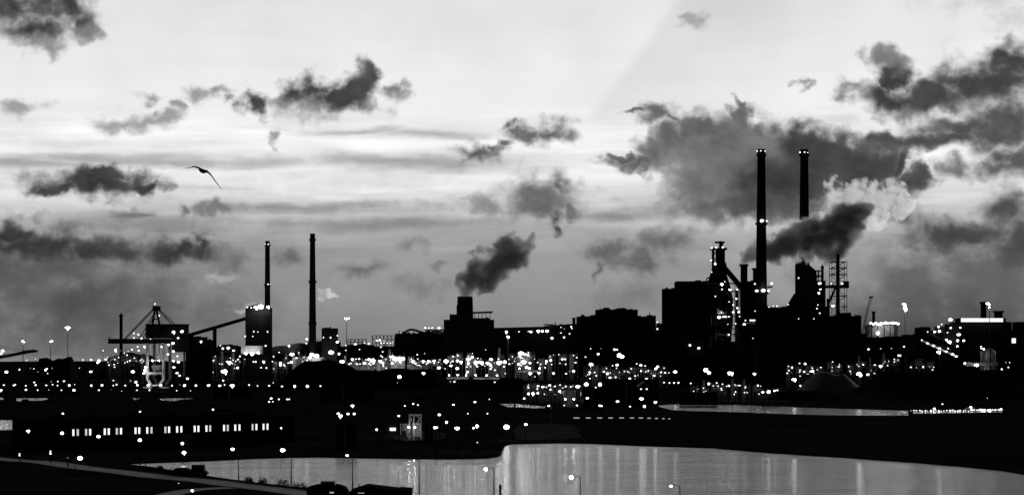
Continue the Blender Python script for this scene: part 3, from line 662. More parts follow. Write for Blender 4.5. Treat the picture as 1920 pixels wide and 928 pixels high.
# crane boom at the left edge
Y = 1500; o = thing('loader_boom', 'dark tapering loader boom with stay cables poking in at the left edge', 'crane', W(-60, 690, Y))
part('boom', MB().prism([(-80,684),(-80,676),(0,666),(30,661),(47,656.5),(62,655),(68,657),(67,660),(50,662),(20,668),(0,672)], Y, 6), M['steel'], o)
part('stay', MB().pbar((-80,630),(45,657),Y+2,.8).pbar((-80,636),(35,659),Y+4,.8), M['steel'], o)
part('tower', MB().pbar((-84,600),(-84,727),Y,5), M['steel'], o)
lamp_part(5,658,Y-5,7.5,o); lamp_part(2,663,Y-5,5,o)

# high mast lights
def high_mast(px, pyt, Y, label, heads, w=1.6, pal=0):
    t = thing('high_mast_light', label, 'light mast', (W(px,0,Y).x, Y, 0), 'high mast lights'); s = Y/F
    p = W(px, pyt, Y); part('mast', MB().bar((p.x, Y, 0), p, w*s*.5, w*s*.3, 8), M['grey'], t)
    part('crossarm', MB().bar(p + Vector((-4*s, 0, .2)), p + Vector((4*s, 0, .2)), .3*s, .3*s, 5), M['steel'], t)
    for dx, dy, z in heads: lamp_part(px + dx, pyt + dy, Y - 1, z, t, 'floodlight', 3)
high_mast(127, 614, 1900, 'tall pole carrying a bright crossbar of floodlights left of the unloader', [(-3,0,3.4),(0,0,4),(3,0,3.4),(0,3,2.6)])
high_mast(43.5, 639.5, 2300, 'leftmost lit mast on the horizon above the loader boom', [(-1,0,3),(1.5,1,2.6)])
high_mast(95, 640, 2300, 'short lit mast between the loader boom tip and the taller floodlight pole', [(0,0,3),(3,-.6,2.4)])
high_mast(650, 597, 2000, 'tall floodlight pole between the small black block and the pipe racks', [(-3,0,3),(0,0,3.6),(3,0,3)])
high_mast(952.5, 631, 1700, 'pale lit pole in front of the long black gallery', [(-1,0,3),(1.5,.5,2.6)], 3)
high_mast(1697, 570, 1950, 'tallest floodlight mast right of the round holder, lamps stacked on top', [(-2,0,5),(0,4,5),(-1,8,5),(1,12,4),(3,9,3.6)])
high_mast(1855, 568, 1880, 'small floodlight mast on the glowing-roofed hall', [(-6,1,3.4),(-2.5,1,3),(0,3,3.4),(0,8,2.6)], 2.2)
high_mast(217, 655, 1750, 'low lit pole in the haze left of the unloader', [(0,0,3.2),(0,3,2.6)])

# ------------------------------------------------------------------ ore and coal heaps
def heap(label, px0, px1, pyt, Y, dep, seed, mat='coal', flat=.35):
    r = random.Random(seed); mb = MB(); x0, x1 = W(px0,0,Y).x, W(px1,0,Y).x; zt = W(0, pyt, Y).z; nx, ny = 48, 14; vs = []
    ph = [r.uniform(0, 6) for _ in range(6)]
    for j in range(ny+1):
        row = []
        for i in range(nx+1):
            u, v = i/nx, j/ny; e = min(1, min(u, 1-u)/((1-flat)/2)); f = min(1, min(v, 1-v)/.4)
            hgt = zt * (e * f) ** .9 * (1 - .10*(1+math.sin(9*u+ph[0]))*.5 - .06*(1+math.sin(23*u+ph[1]))*.5)
            hgt += (0 if min(e, f) == 0 else r.uniform(-.2, .2)); row.append(mb.bm.verts.new((x0+(x1-x0)*u, Y+dep*(v-.5), max(-.05, hgt) if min(e, f) > 0 else -.1)))
        vs.append(row)
    for j in range(ny):
        for i in range(nx): mb.bm.faces.new((vs[j][i], vs[j][i+1], vs[j+1][i+1], vs[j+1][i]))
    whole('stockpile', mb, M[mat], label, 'stockpile', 'ore and coal stockpiles', True)
heap('high dark coal heap below the bare left chimney', 505, 715, 674, 1500, 90, 1)
heap('long low black heap below the stepped hall', 630, 850, 690, 1480, 80, 2, flat=.7)
heap('black heap below the pale lit pole and long gallery', 830, 1010, 705, 1400, 70, 3, flat=.6)
heap('dark sloping heap rising to the foot of the unloader from the left', 178, 330, 660, 2150, 80, 4)
heap('small dark mound with two masts behind it near the left edge', 66, 144, 668.5, 1850, 50, 5, flat=.75)
heap('broad black heap in front of the slanting conveyors', 1590, 1940, 692, 1180, 110, 6, flat=.6)
heap('grey rounded mound between the tallest chimneys and the broad right heap', 1490, 1622, 696, 1290, 60, 7, 'conc', flat=.35)
heap('dark heap across the canal below the nearer tall chimney', 1440, 1700, 731, 1130, 60, 8, flat=.7)

# ------------------------------------------------------------------ yard and street lamps, zone by zone
RAW = []
def add(lst, ox, oy, k):
    for X, Yy, z in lst: RAW.append((ox + X/k, oy + Yy/k, z))
add([(300,450,3),(400,433,2),(648,460,4),(857,445,3),(932,445,4),(1022,445,5),(1110,455,6),(1095,478,5),(1190,440,5),(1330,418,4),(1285,525,4),(72,582,6.5),(218,555,4),(1018,578,6.5),(1492,578,7.5),(890,537,2),(340,540,3),(380,545,3),(425,580,3),(510,560,5),(525,545,4),(585,538,3),(535,597,3),
 (42,728,4.5),(155,730,4),(172,722,4),(290,735,4),(292,780,5),(383,697,3.5),(400,728,4.5),(518,730,4.5),(575,688,3.5),(590,722,3.5),(648,687,3),(646,732,3.5),(717,683,4),(777,730,5),(838,722,3),(422,785,3),(548,782,2),(690,785,4.5),(830,785,5.5),(8,785,5),
 (1025,732,4.5),(1145,730,5.5),(1110,785,4),(1273,677,3),(1272,732,3.5),(1308,723,3.5),(1405,732,4),(1467,680,3.5),(1525,695,5),(1543,728,5.5),(1535,785,3),(1678,785,4),(1250,780,1.5),(1365,795,1.5),
 (1157,342,3),(1438,350,2.5),(1480,330,3.5),(1397,372,2.5),(1355,342,2)], 0, 600, 5.9875)
add([(440,435,4),(440,465,6),(445,505,6),(345,485,4),(375,500,4),(205,505,3),(550,490,3),(463,588,5),(607,575,9.5),(590,677,4.5),(660,475,7),(670,425,3),(700,447,3),(755,440,4),(778,405,4.5),(730,460,3),(777,467,2),(752,535,5),(930,467,4),(955,467,4),(1045,468,5.5),(1143,463,3),(1015,533,3.5),(1075,535,4),(1095,380,8.5),(1155,407,3),(1217,362,3),(1233,480,5),(1233,505,5),
 (1360,385,8.5),(1437,365,3),(1410,425,4),(1497,415,3),(1355,472,5.5),(1320,480,3),(1525,473,5.5),(1695,475,6),(1585,385,9),(1640,400,10),(1560,420,6),(1800,362,11),(1890,378,5),(1910,465,5),
 (15,733,4),(103,725,3.5),(155,733,5.5),(283,733,5.5),(425,733,5.5),(550,735,5),(605,725,4),(693,735,6.5),(880,727,4),(975,738,4),(1105,735,4.5),(1250,742,4.5),(1390,740,5),(1533,740,5),(1680,738,4.5),(1150,703,2),(68,790,3),(222,792,2),
 (1128,878,5),(1215,887,4),(1308,887,4),(1330,887,4),(1105,915,4),(1147,915,4)], 320, 600, 5.9875)
add([(8,465,8),(88,492,4),(125,440,5.5),(200,435,4.5),(170,490,4),(210,490,3.5),(260,483,6.5),(310,440,6.5),(355,455,8),(375,487,2),(437,460,5.5),(465,480,6),(500,440,3),(572,487,5.5),(555,410,6),(600,430,10),(650,435,10),(690,435,8),(800,460,5.5),(820,460,4),(852,388,4),(858,435,3),(890,458,3.5),(920,462,5),(975,462,5),(995,460,4),(1040,458,5.5),(875,508,3),(935,375,2),
 (1175,460,8),(1250,460,4),(1303,455,5.5),(1345,470,6),(1230,512,5),(1095,535,6),(1165,545,3),(1300,540,6),(1425,440,7.5),(1470,415,7),(1425,485,7),(1408,525,3),(1450,520,3),(1510,475,8),(1580,480,9),(1550,470,7),(1525,520,4),(1640,480,7),(1680,440,7),(1670,500,6),(1770,480,9),(1835,470,8),(1885,492,4),(1880,440,3),(1825,520,4.5),(1675,548,4.5),(1725,560,4.5),(1838,598,3),(1415,583,6),(925,595,5.5),(652,635,8),(630,702,3),(1225,690,3.5),(1270,690,4.5),(1722,695,3.5),(1620,333,2.5),(1660,887,3),(1500,918,5)], 640, 600, 5.9875)
add([(100,372,9),(150,385,7),(180,395,5),(130,470,11),(75,495,6),(200,480,6),(165,530,6),(105,425,4),(30,440,3),(287,475,3.5),(325,493,3),(385,460,5),(435,450,5.5),(565,438,5),(595,438,4),
 (203,597,6),(300,590,6),(257,635,3),(465,595,5.5),(647,575,3),(692,572,6.5),(607,600,4),(885,497,6.5),(870,590,7),(915,560,5.5),(918,585,4),(883,320,2.5),(998,320,3),(967,380,6),(825,413,3.5),(1150,330,5.5),(1180,330,4.5),(1205,395,11),(1235,410,9),(1130,510,3),(1180,503,6),(1045,580,6),(1072,600,5),(1100,645,6),(1400,490,3.5),(1447,507,6),(1495,512,4),(1570,590,6),(1615,545,6),(1635,522,5),(1718,590,4.5),(1763,590,2),(1832,580,7),(1900,510,5.5),
 (285,740,5.5),(345,750,5.5),(420,735,6.5),(480,742,4.5),(603,743,4.5),(660,748,4.5),(737,745,7),(535,798,5),(185,825,7),(235,823,6.5),(293,820,7),(137,878,5.5),(833,720,8.5),(987,722,9),(940,755,4),(845,875,5),(1185,912,6),(1455,882,7),(1610,920,6),(1480,692,6.5),(1448,773,4.5),(1512,773,4.5),(1322,658,5),(1510,658,5),(1385,660,3),(1205,660,2.5),(875,655,3),(1707,700,4),(1768,702,3.5),(1818,702,4.5),(1868,702,4.5)], 960, 600, 5.9875)
add([(105,600,2.5),(37,587,2.5),(205,635,10),(235,660,7),(435,665,9.5),(415,662,7),(642,670,6),(72,753,3.5),(233,757,5),(413,775,5.5),(355,760,4),(185,905,9),(560,785,4),(715,832,6),(768,830,7),(820,820,6),(845,815,4),(733,390,4.5),(733,482,5),(797,482,4.5),(862,485,5),(872,500,4),(818,285,3),(817,350,4),(835,368,4),(800,190,6),(822,228,3.5),(983,430,4),(970,477,4),(1005,477,4.5),(965,555,12),(995,555,12),(1043,575,4.5),(1093,580,5),(943,602,3.5),(943,632,3.5),(933,663,4),(1085,650,5),(1152,643,9),(998,720,8),(1050,775,4.5),(1052,825,3.5),(1148,532,5),(1190,545,4),(1255,485,6),(1310,545,4),(1380,540,9),(1208,412,5),(1155,385,2.5)], 1280, 560, 4.759)
add([(35,538,9),(147,540,5),(215,540,5),(245,600,6.5),(307,595,4),(487,600,5),(487,515,7),(50,670,10),(65,685,6),(130,675,5),(1362,567,3.5),(1395,568,2.5),(1325,627,4),(1383,612,3.5),(1195,885,2)], 1600, 560, 4.759)
add([(585,177,4),(730,177,4.5),(985,180,5),(1005,183,3.5),(1487,188,6),(1325,190,3.5),(155,390,7)], 960, 730, 5.9875)
add([(127,182,6),(75,273,5.5),(143,272,5.5),(0,295,6.5),(397,448,5.5),(645,295,5),(713,183,4.5),(807,160,5),(858,172,3.5),(1100,282,5),(1258,170,5),(1420,270,3.5),(1640,268,4.5),(1180,367,6),(1050,425,6),(1068,425,5),(1302,435,9),(1485,430,5),(1522,408,7),(1855,420,12),(1527,593,3)], 640, 730, 5.9875)
add([(172,540,7),(380,435,5),(845,423,4),(1287,410,4.5),(375,553,8),(595,573,8),(845,595,8),(1102,615,8),(1112,670,8),(1403,645,0),(118,678,4),(118,688,4),(305,663,4.5),(305,676,4.5),(408,702,3),(1163,900,6.5),(1080,856,2.4)], 0, 640, 3.223)
add([(410,522,4.5),(755,435,7),(768,452,7)], 400, 640, 3.223)
ZONES = [  # (x0, x1, y0, y1, phrase)
 (0,120,668,690,'the far quay behind the small dark mound by the left edge'),
 (120,260,668,690,'the quay edge left of the ship unloader'),
 (0,140,690,705,'the unlit yard at the far left, above the double row'),
 (140,270,690,705,'the dark yard just left of the unloader'),
 (0,80,705,740,'the left end of the double row beside the narrow canal'),
 (80,145,705,740,'the double row under the tall floodlight pole'),
 (145,245,705,740,'the double row between floodlight pole and unloader'),
 (245,330,705,740,'the double row at the unloader wheels'),
 (320,480,715,735,'the straight row right of the unloader wheels'),
 (480,640,715,735,'the straight row below the high coal heap'),
 (0,330,640,668,'the skyline left of the unloader boom'),
 (330,395,668,712,'the yard below the dark shed beside the unloader'),
 (395,430,668,715,'the jumble of lamps right of the unloader'),
 (430,470,640,712,'the jumble of lamps left of the coking tower foot'),
 (470,535,640,712,'the yard at the coking tower foot'),
 (535,585,640,712,'the yard below the bare left chimney'),
 (585,645,640,712,'the brightest knot below the small black block'),
 (645,690,640,695,'the bright belt under the lower pipe rack'),
 (690,742,640,695,'the bright belt under the taller pipe rack'),
 (742,765,640,695,'the dazzling knot at the left end of the long low shed'),
 (765,830,640,695,'the bright belt in front of the long low shed'),
 (830,880,640,695,'the bright belt in front of the stepped hall'),
 (880,912,640,695,'the dense white cluster right of the stepped hall'),
 (912,962,640,695,'the dense white cluster at the foot of the pale lit pole'),
 (962,1000,640,698,'the white knot right of the pale lit pole'),
 (1000,1070,640,705,'the yard below the long black gallery'),
 (740,1000,695,735,'the black heap below the bright belt'),
 (1070,1120,640,712,'the dock below the left end of the windowless hall'),
 (1120,1175,640,712,'the dock below the middle of the windowless hall'),
 (1175,1245,640,725,'the dock below the right end of the windowless hall'),
 (1245,1300,640,735,'the dark quay below the tall two-height block'),
 (980,1030,705,748,'the bright ship berth above the small water strips'),
 (1030,1090,705,748,'the bright berth beside the round white tank'),
 (1090,1245,725,765,'the dark quay left of the canal'),
 (1090,1180,705,725,'the berth right of the round white tank'),
 (1180,1260,705,745,'the peaked quay roof'),
 (1300,1425,670,765,'the canal quay left of the nearer tall chimney'),
 (1425,1500,720,765,'the lit moored rig at the foot of the nearer tall chimney'),
 (1425,1475,590,720,'the dark face just right of the nearer tall chimney'),
 (1475,1520,640,720,'the foot of the farther tall chimney'),
 (1520,1585,630,700,'the yard below the lattice flare tower'),
 (1475,1525,700,740,'the quay left of the grey mound'),
 (1585,1650,660,715,'the yard below the round holder'),
 (1650,1760,660,715,'the yard below the slanting conveyors'),
 (1860,1920,670,700,'the yard at the lower right of the floodlit silo'),
 (1760,1920,715,760,'the black slope above the lit jetty'),
 (0,135,795,818,'the near road left of the long windowed warehouse'),
 (0,130,840,865,'the road verge in the lower left corner'),
 (130,560,812,860,'the near road in front of the long windowed warehouse'),
 (0,560,765,795,'the dark ground behind the long windowed warehouse'),
 (495,560,742,760,'the small boat landing behind the warehouse'),
 (495,560,795,815,'the right end of the windowed warehouse'),
 (595,680,750,810,'the car park left of the white lock frame'),
 (690,770,750,810,'the approach left of the white lock frame'),
 (770,830,740,830,'the apron right of the white lock frame'),
 (830,900,740,835,'the headland right of the lock'),
 (900,1000,735,840,'the quay point beside the stepped shoreline'),
 (1000,1250,755,790,'the thin line of lamps along the middle quay'),
 (300,400,860,930,'the junction at the bend of the near road'),
]
ORD = 'first second third fourth fifth sixth seventh eighth ninth tenth eleventh twelfth thirteenth fourteenth fifteenth sixteenth seventeenth eighteenth nineteenth twentieth twenty-first twenty-second twenty-third twenty-fourth twenty-fifth'.split()
def interp(tab, v):
    for (a, b), (c, d_) in zip(tab, tab[1:]):
        if v <= c: return b + (d_ - b) * max(0, v - a) / (c - a)
    return tab[-1][1]
def lampY(px, py):
    if px < 600 and py >= 765: return interp([(765,640),(795,600),(800,520),(812,487),(825,484),(850,472),(870,430),(920,370)], py)
    if 600 <= px < 942 and py >= 765: return interp([(765,600),(780,560),(800,520),(830,508),(860,500)], py)
    if px >= 942 and py >= 765: return interp([(765,760),(780,660),(800,592),(840,580)], py)
    if 1600 < px and py > 715: return 900
    if 500 < px < 1010 and 692 < py < 740: return interp([(692,1400),(705,1300),(715,1150),(730,1000)], py)
    if 1590 < px and 695 < py < 715: return 1110
    if 1475 < px < 1600 and 700 < py < 735: return 1180
    if px > 1230 and 735 <= py < 765: return 1010 if py < 756 else 950
    return interp([(640,1960),(676,1930),(690,1700),(700,1480),(712,1220),(725,1010),(740,930),(750,860),(765,760)], py)
zl = {}
for (px, py, z) in RAW:
    if z <= 0: continue
    ph = None
    for i, (a, b, c, d_, phrase) in enumerate(ZONES):
        if a <= px < b and c <= py < d_: ph = i; break
    zl.setdefault(ph, []).append((px, py, z))
if None in zl: print('UNZONED', zl[None])
for zi, lst in zl.items():
    phrase = 'the harbour yard' if zi is None else ZONES[zi][4]
    lst.sort()
    for i, (px, py, z) in enumerate(lst):
        Y = lampY(px, py); p = W(px, py, Y)
        small = 'tiny' if z < 3 else 'small' if z < 5 else 'bright' if z < 8 else 'dazzling'
        lab = ('only lamp in ' + phrase) if len(lst) == 1 else ('rightmost lamp, ' + phrase if i == len(lst)-1 else '%s lamp from left, %s' % (ORD[i], phrase))
        t = thing('yard_lamp', small + ', ' + lab if False else lab, 'lamp', (p.x, Y, 0), 'lamps in ' + phrase)
        ob = bpy.data.objects.new('pole', POLE); col.objects.link(ob); ob.parent = t
        ob.location = (0, .3, 0); ob.scale = (1, 1, max(.3, p.z))
        strong = any(abs(px-a) < 5 and abs(py-b) < 5 for a, b in ((950,800),(986,795),(1158,752),(1203,747),(1229,754),(1319,750),(894,798),(858,803),(1126,760),(768,755)))
        Y = Y; lamp_part(px, py, Y, z * (.88 if z < 5 else .97), t, 'lamp_head', 7 if strong else 5 if z < 4 and rnd.random() < .22 else None)
print('YARD LAMPS', len(RAW))

# ------------------------------------------------------------------ harbour middle ground
Y = 960; s = Y/F
o = thing('round_tank', 'round white floodlit tank at the bright berth', 'storage tank', (W(1068,0,Y).x, Y+6, 0))
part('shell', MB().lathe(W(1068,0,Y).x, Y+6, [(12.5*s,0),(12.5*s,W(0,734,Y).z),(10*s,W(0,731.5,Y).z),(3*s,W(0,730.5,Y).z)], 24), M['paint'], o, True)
part('ladder', MB().pbar((1080,729),(1080,744),Y-2,1.2), M['steel'], o)
for x, y in ((1060,748),(1076,748)): lamp_part(x, y, Y-9, 3.5, o, 'floodlight', 3)
o = thing('berth_conveyor', 'pale arched loading conveyor at the bright ship berth', 'conveyor', W(1010,740,Y))
mb = MB()
for a, b in (((1000,741),(1022,733)),((1022,733),(1030,724)),((1003,742),(1003,727)),((1010,738),(1010,727)),((1017,737),(1018,726)),((1032,724),(1036,734)),((1010,744),(1026,746))): mb.pbar(a, b, Y+8, 1.6)
part('gallery', mb, M['paint'], o)
part('leg', MB().pbar((1006,741),(1006,757),Y+8,1).pbar((1022,733),(1022,757),Y+8,1), M['steel'], o)
o = thing('dock_crane', 'slim lit dock crane right of the round white tank', 'crane', W(1091,745,Y))
part('mast', MB().pbar((1091,758),(1090,707),Y+12,2.2), M['grey'], o); part('jib', MB().pbar((1090,712),(1084,738),Y+12,1), M['grey'], o); part('cab', MB().pbox(1088,1093,717,Y+11,3,722), M['steel'], o)
Y = 900; o = thing('quay_shelter', 'open shelter with a peaked roof and a lamp at its ridge', 'shelter', W(1207,745,Y))
part('roof', MB().prism([(1196,724),(1207,715.5),(1221,724),(1221,725.4),(1207,717),(1196,725.4)], Y+2, 10), M['grey'], o)
mb = MB()
for x in (1199, 1218): mb.pbar((x,724),(x,769),Y+4,1)
part('leg', mb, M['steel'], o)
# sheds along the middle quay
def shed(px0, px1, py, Y, dep, label, ridge=2.5, lit=()):
    dep *= .3
    t = thing('shed', label, 'shed', (W((px0+px1)/2,0,Y).x, Y, 0), 'harbour sheds')
    part('wall', MB().pbox(px0, px1, py + ridge, Y, dep), M['clad'], t)
    mb = MB(); a, b = W(px0-.5, py+ridge, Y), W(px1+.5, py+ridge, Y); zt = W(0, py, Y).z
    vs = [mb.bm.verts.new(v) for v in ((a.x,Y-.4,a.z+.02),(b.x,Y-.4,a.z+.02),(b.x,Y+dep+.4,a.z+.02),(a.x,Y+dep+.4,a.z+.02),(a.x,Y+dep/2,zt),(b.x,Y+dep/2,zt))]
    for f in ((0,1,5,4),(2,3,4,5),(0,4,3),(1,2,5),(0,3,2,1)): mb.bm.faces.new([vs[i] for i in f])
    part('roof', mb, M['roof'], t)
    part('door', MB().pbox(px0 + (px1-px0)*.4, px0 + (px1-px0)*.4 + 4, py + ridge + 3, Y - .15, .15), M['grey'], t)
    for w0, w1, p0, p1 in lit: part('window', MB().pbox(w0, w1, p0, Y-.25, .2, p1), E[4], t)
    return t
shed(600, 700, 712, 1120, 30, 'long unlit shed below the high coal heap')
shed(1130, 1235, 710, 1010, 26, 'long unlit shed left of the peaked quay shelter')
shed(1095, 1128, 727, 930, 14, 'short unlit shed at the berth below the windowless hall')
shed(1290, 1420, 721, 1120, 24, 'quay shed on the canal bank left of the nearer tall chimney', 2, [(1372,1389,721.5,723.5)])
shed(1690, 1706, 665, 1560, 10, 'little lit cabin below the slanting conveyors', 1.5, [(1682+1,1690-.5,664.5,668)])
shed(630, 668, 792, 540, 10, 'small dark cabin under the three car park lamps')
shed(400, 470, 722, 1180, 24, 'unlit shed behind the straight row of lamps right of the unloader')
for i, (a, b, y, lab) in enumerate(((652,700,679,'pale shed added for lamplit glow under the lower pipe rack'),(706,732,676,'pale shed added for lamplit glow under the taller pipe rack'),(734,758,668,'brightest pale shed added for lamplit glow at the left end of the long low shed'),
  (764,800,681,'pale shed added for lamplit glow in front of the long low shed'),(872,892,668,'pale shed added for lamplit glow at the foot of the stepped hall'),(915,948,679,'pale shed added for lamplit glow left of the pale lit pole'),(966,1000,667,'pale shed added for lamplit glow right of the pale lit pole'),
  (548,606,668,'pale shed added for lamplit glow below the bare left chimney'),(460,508,688,'pale shed added for lamplit glow at the foot of the coking tower'),(1108,1122,684,'pale shed added for lamplit glow below the windowless hall'),(1138,1164,692,'pale hull-shaped shed added for lamplit glow at the dock'))):
    t = thing('lit_shed', lab, 'shed', (W((a+b)/2,0,1945).x, 1945, 0), 'pale sheds added for glow')  # pale shed added to catch lamplight as glow in the belt
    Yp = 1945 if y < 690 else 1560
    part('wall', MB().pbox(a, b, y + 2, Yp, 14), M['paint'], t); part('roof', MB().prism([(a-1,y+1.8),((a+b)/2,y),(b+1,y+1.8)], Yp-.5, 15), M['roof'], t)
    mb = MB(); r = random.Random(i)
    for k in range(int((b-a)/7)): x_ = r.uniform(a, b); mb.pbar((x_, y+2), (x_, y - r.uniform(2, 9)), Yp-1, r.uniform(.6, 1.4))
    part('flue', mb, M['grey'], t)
def process_units(rows, where):
    n = len(rows)
    for i, (px, w, top, Y) in enumerate(rows):
        r = random.Random(int(px*7)); kind = r.choice(('frame', 'tank', 'column', 'frame'))
        lab = '%s pipe-laced process unit from left, %s' % (ORD[i], where) if n > 1 else 'lone pipe-laced process unit, ' + where
        t = thing('process_unit', lab, 'process unit', (W(px,0,Y).x, Y, 0), 'process units, ' + where); s = Y/F; mb = MB()
        nx_ = max(2, int(w/7))
        for k in range(nx_+1):
            x = px - w/2 + w*k/nx_
            for dy in (0, 5): mb.bar(W(x, 0, Y).xyz*Vector((1,1,0)) + Vector((0,dy,0)), W(x, top + r.uniform(0, 4), Y) + Vector((0,dy,0)), .22, .22, 5)
        for k in range(4): y = top + 3 + k*6 + r.uniform(-1, 1); mb.pbar((px-w/2, y), (px+w/2, y), Y, .9)
        for k in range(nx_): mb.pbar((px-w/2+w*k/nx_, top+3), (px-w/2+w*(k+1)/nx_, top+9), Y, .5)
        part('framework', mb, M['grey'], t); mb = MB()
        x = px - w*.2
        if kind == 'tank': mb.lathe(W(x,0,Y).x, Y+4, [(w*.28*s, 0), (w*.28*s, W(0, top+6, Y).z), (w*.15*s, W(0, top+3, Y).z)], 16)
        elif kind == 'column': mb.lathe(W(x,0,Y).x, Y+3, [(2*s, 0), (2*s, W(0, top-7, Y).z), (1*s, W(0, top-9, Y).z)], 12)
        else: mb.pbox(px-w*.4, px+w*.25, top+5, Y+3, 5, top+14)
        part('vessel', mb, M['paint' if r.random() < .75 else 'grey'], t, kind != 'frame')  # most vessels pale, put in to give lamplit glow between the lamps
        for k in range(3):
            x0, y0 = px + r.uniform(-w/2, w/2), top + r.uniform(2, 18)
            part('pipe', MB().pbar((x0, y0), (x0 + r.uniform(4, 10), y0 + r.uniform(-1, 5)), Y-1, r.uniform(.8, 1.8)), M['paint' if k == 0 else 'grey'], t)
        for k in range(3): lamp_part(px + r.uniform(-w/2, w/2), top + r.uniform(0, 22), Y - 2, r.uniform(1.4, 3.0), t, 'lamp', r.choice((1, 1, 2)))  # dim lamps invented at random spots to fill out the lights
rr_ = random.Random(99)
process_units([(x + rr_.uniform(-3,3), rr_.uniform(10,18), rr_.uniform(664,676), 1935) for x in range(400, 630, 20)], 'behind the lamps either side of the coking tower')
process_units([(x + rr_.uniform(-3,3), rr_.uniform(9,18), rr_.uniform(663,676), 1940) for x in range(650, 835, 17)], 'in the bright belt below the long low shed')
process_units([(x + rr_.uniform(-3,3), rr_.uniform(9,18), rr_.uniform(656,674), 1940) for x in range(845, 1080, 19)], 'in the bright belt below the long gallery')
process_units([(x + rr_.uniform(-3,3), rr_.uniform(10,18), rr_.uniform(682,690), 1500) for x in range(1100, 1250, 18)], 'at the dock below the windowless hall')
process_units([(x + rr_.uniform(-3,3), rr_.uniform(9,16), rr_.uniform(714,722), 1040) for x in range(985, 1095, 17)], 'around the bright ship berth')
process_units([(x + rr_.uniform(-3,3), rr_.uniform(10,18), rr_.uniform(676,686), 1550) for x in range(1480, 1600, 19)], 'at the foot of the farther tall chimney')
process_units([(x + rr_.uniform(-3,3), rr_.uniform(10,18), rr_.uniform(668,680), 1600) for x in range(1615, 1760, 22)], 'below the slanting conveyors')
process_units([(x + rr_.uniform(-3,3), rr_.uniform(10,16), rr_.uniform(716,722), 1060) for x in range(1300, 1425, 20)], 'on the canal quay left of the nearer tall chimney')
process_units([(x + rr_.uniform(-3,3), rr_.uniform(8,16), rr_.uniform(660,670), 1700) for x in range(205, 272, 15)], 'behind the unloader boom')
# paler ground patches added to read as pools of lamplight
def apron(label, pts):
    mb = MB(); mb.bm.faces.new([mb.bm.verts.new(G(x, y, .02)) for x, y in pts]); o = link('light_patch_ground', mb.mesh('light_patch_ground', M['light_patch'])); o['kind'] = 'structure'; o['label'] = label
apron('paler ground patch added as lamplight at the berth beside the round tank', [(975,752),(1100,752),(1110,738),(985,736)])
apron('paler ground patch added as lamplight on the canal quay below the nearer tall chimney', [(1275,752),(1478,753),(1478,735),(1285,733)])
apron('paler ground patch added as lamplight under the tall pale arm lamp', [(968,822),(1000,824),(1060,823),(1092,820),(1084,809),(1076,797),(1030,793),(975,796),(962,806)])
apron('paler ground patch added as lamplight around the white lift frame', [(720,818),(760,826),(830,822),(842,812),(800,806),(735,808)])
apron('paler ground patch added as lamplight at the dock below the windowless hall', [(1095,722),(1245,722),(1245,709),(1100,709)])
for (a, b, y, lab) in ((836,880,707,'long pale low wall added as a lit strip below the stepped hall'),(886,938,707.5,'pale low wall added as a lit strip left of the pale lit pole foot'),(968,1018,694.5,'bright low wall added as a lit strip right of the pale lit pole foot')):  # pale low walls with lamps, added to stand in for lit strips
    Yb = 1330; t = thing('lit_strip_wall', lab, 'barge', W((a+b)/2, y+3, Yb)); part('hull', MB().prism([(a,y),(b,y-.5),(b-3,y+3.4),(a+3,y+3.4)], Yb, 5), M['paint'], t)
    part('strip_wall_top', MB().prism([(a+5,y-1),(b-8,y-1.2),(b-8,y-.1),(a+5,y)], Yb+1, 3), M['grey'], t)
    for k in range(3): lamp_part(a + 6 + (b-a-12)*k/2, y - 4, Yb - 6, 2.6, t, 'floodlight', 3)  # floodlights added to brighten the strip wall
# moored rig under the tall chimney
Y = 1120; o = thing('moored_dredger', 'lit rig with pale pipes at the foot of the nearer tall chimney', 'ship', W(1450,737,Y))
part('hull', MB().prism([(1424,733),(1472,733),(1469,737.5),(1427,737.5)], Y, 10), M['hull'], o)
mb = MB()
for i in range(9): x = 1431 + i*4.4; mb.pbar((x,733),(x + (2 if i % 2 else -1),727),Y+2,1.2)
mb.pbar((1430,729),(1468,727),Y+2,1.2); part('pipe', mb, M['paint'], o)
part('gantry', MB().pbar((1434,664),(1434,733),Y+2,1.0).pbar((1463,668),(1463,733),Y+3,1.3).pbar((1434,667),(1463,667),Y+2,1.6), M['steel'], o)
part('tower', MB().pbox(1434.5,1462.5,668,Y+4,12,733), M['clad'], o)
# lit buildings on right quay
shed(1275, 1345, 735, 1000, 14, 'low shed with pale end on the canal bank under a bright lamp', 2)

# long warehouse with paired windows
P0, P1 = G(74, 843), G(552, 829)
root = thing('warehouse', 'long low warehouse with seven sets of four tall glowing windows', 'warehouse', ((P0.x+P1.x)/2, (P0.y+P1.y)/2, 0))
u = (P1 - P0).normalized(); nv = Vector((-u.y, u.x, 0))
def wq(mb, t0, t1, z0, z1, d0, d1):
    vs = [mb.bm.verts.new(Vector((0,0,z)) + P0 + u*t + nv*d_) for z in (z0, z1) for t, d_ in ((t0,d0),(t1,d0),(t1,d1),(t0,d1))]
    for f in ((0,3,2,1),(4,5,6,7),(0,1,5,4),(1,2,6,5),(2,3,7,6),(3,0,4,7)): mb.bm.faces.new([vs[i] for i in f])
LN = (P1-P0).length
def along(px):                            # where the sight line crosses the wall
    dx = (px - 960)/F; t = (dx*P0.y - P0.x)/(u.x - dx*u.y); return t, (P0 + u*t).y
mb = MB(); wq(mb, 0, LN, 0, 7.3, 0, 18); part('wall', mb, M['clad'], root)
mb = MB(); wq(mb, -.6, LN+.6, 7.32, 7.62, -.6, 18.6); wq(mb, 4, LN-4, 7.64, 8.1, 6, 12); part('roof', mb, M['roof'], root)
mb = MB()
for i in range(6): wq(mb, 8+i*11, 9.2+i*11, 8.12, 8.9, 8, 9.4)
part('roof_vent', mb, M['steel'], root)
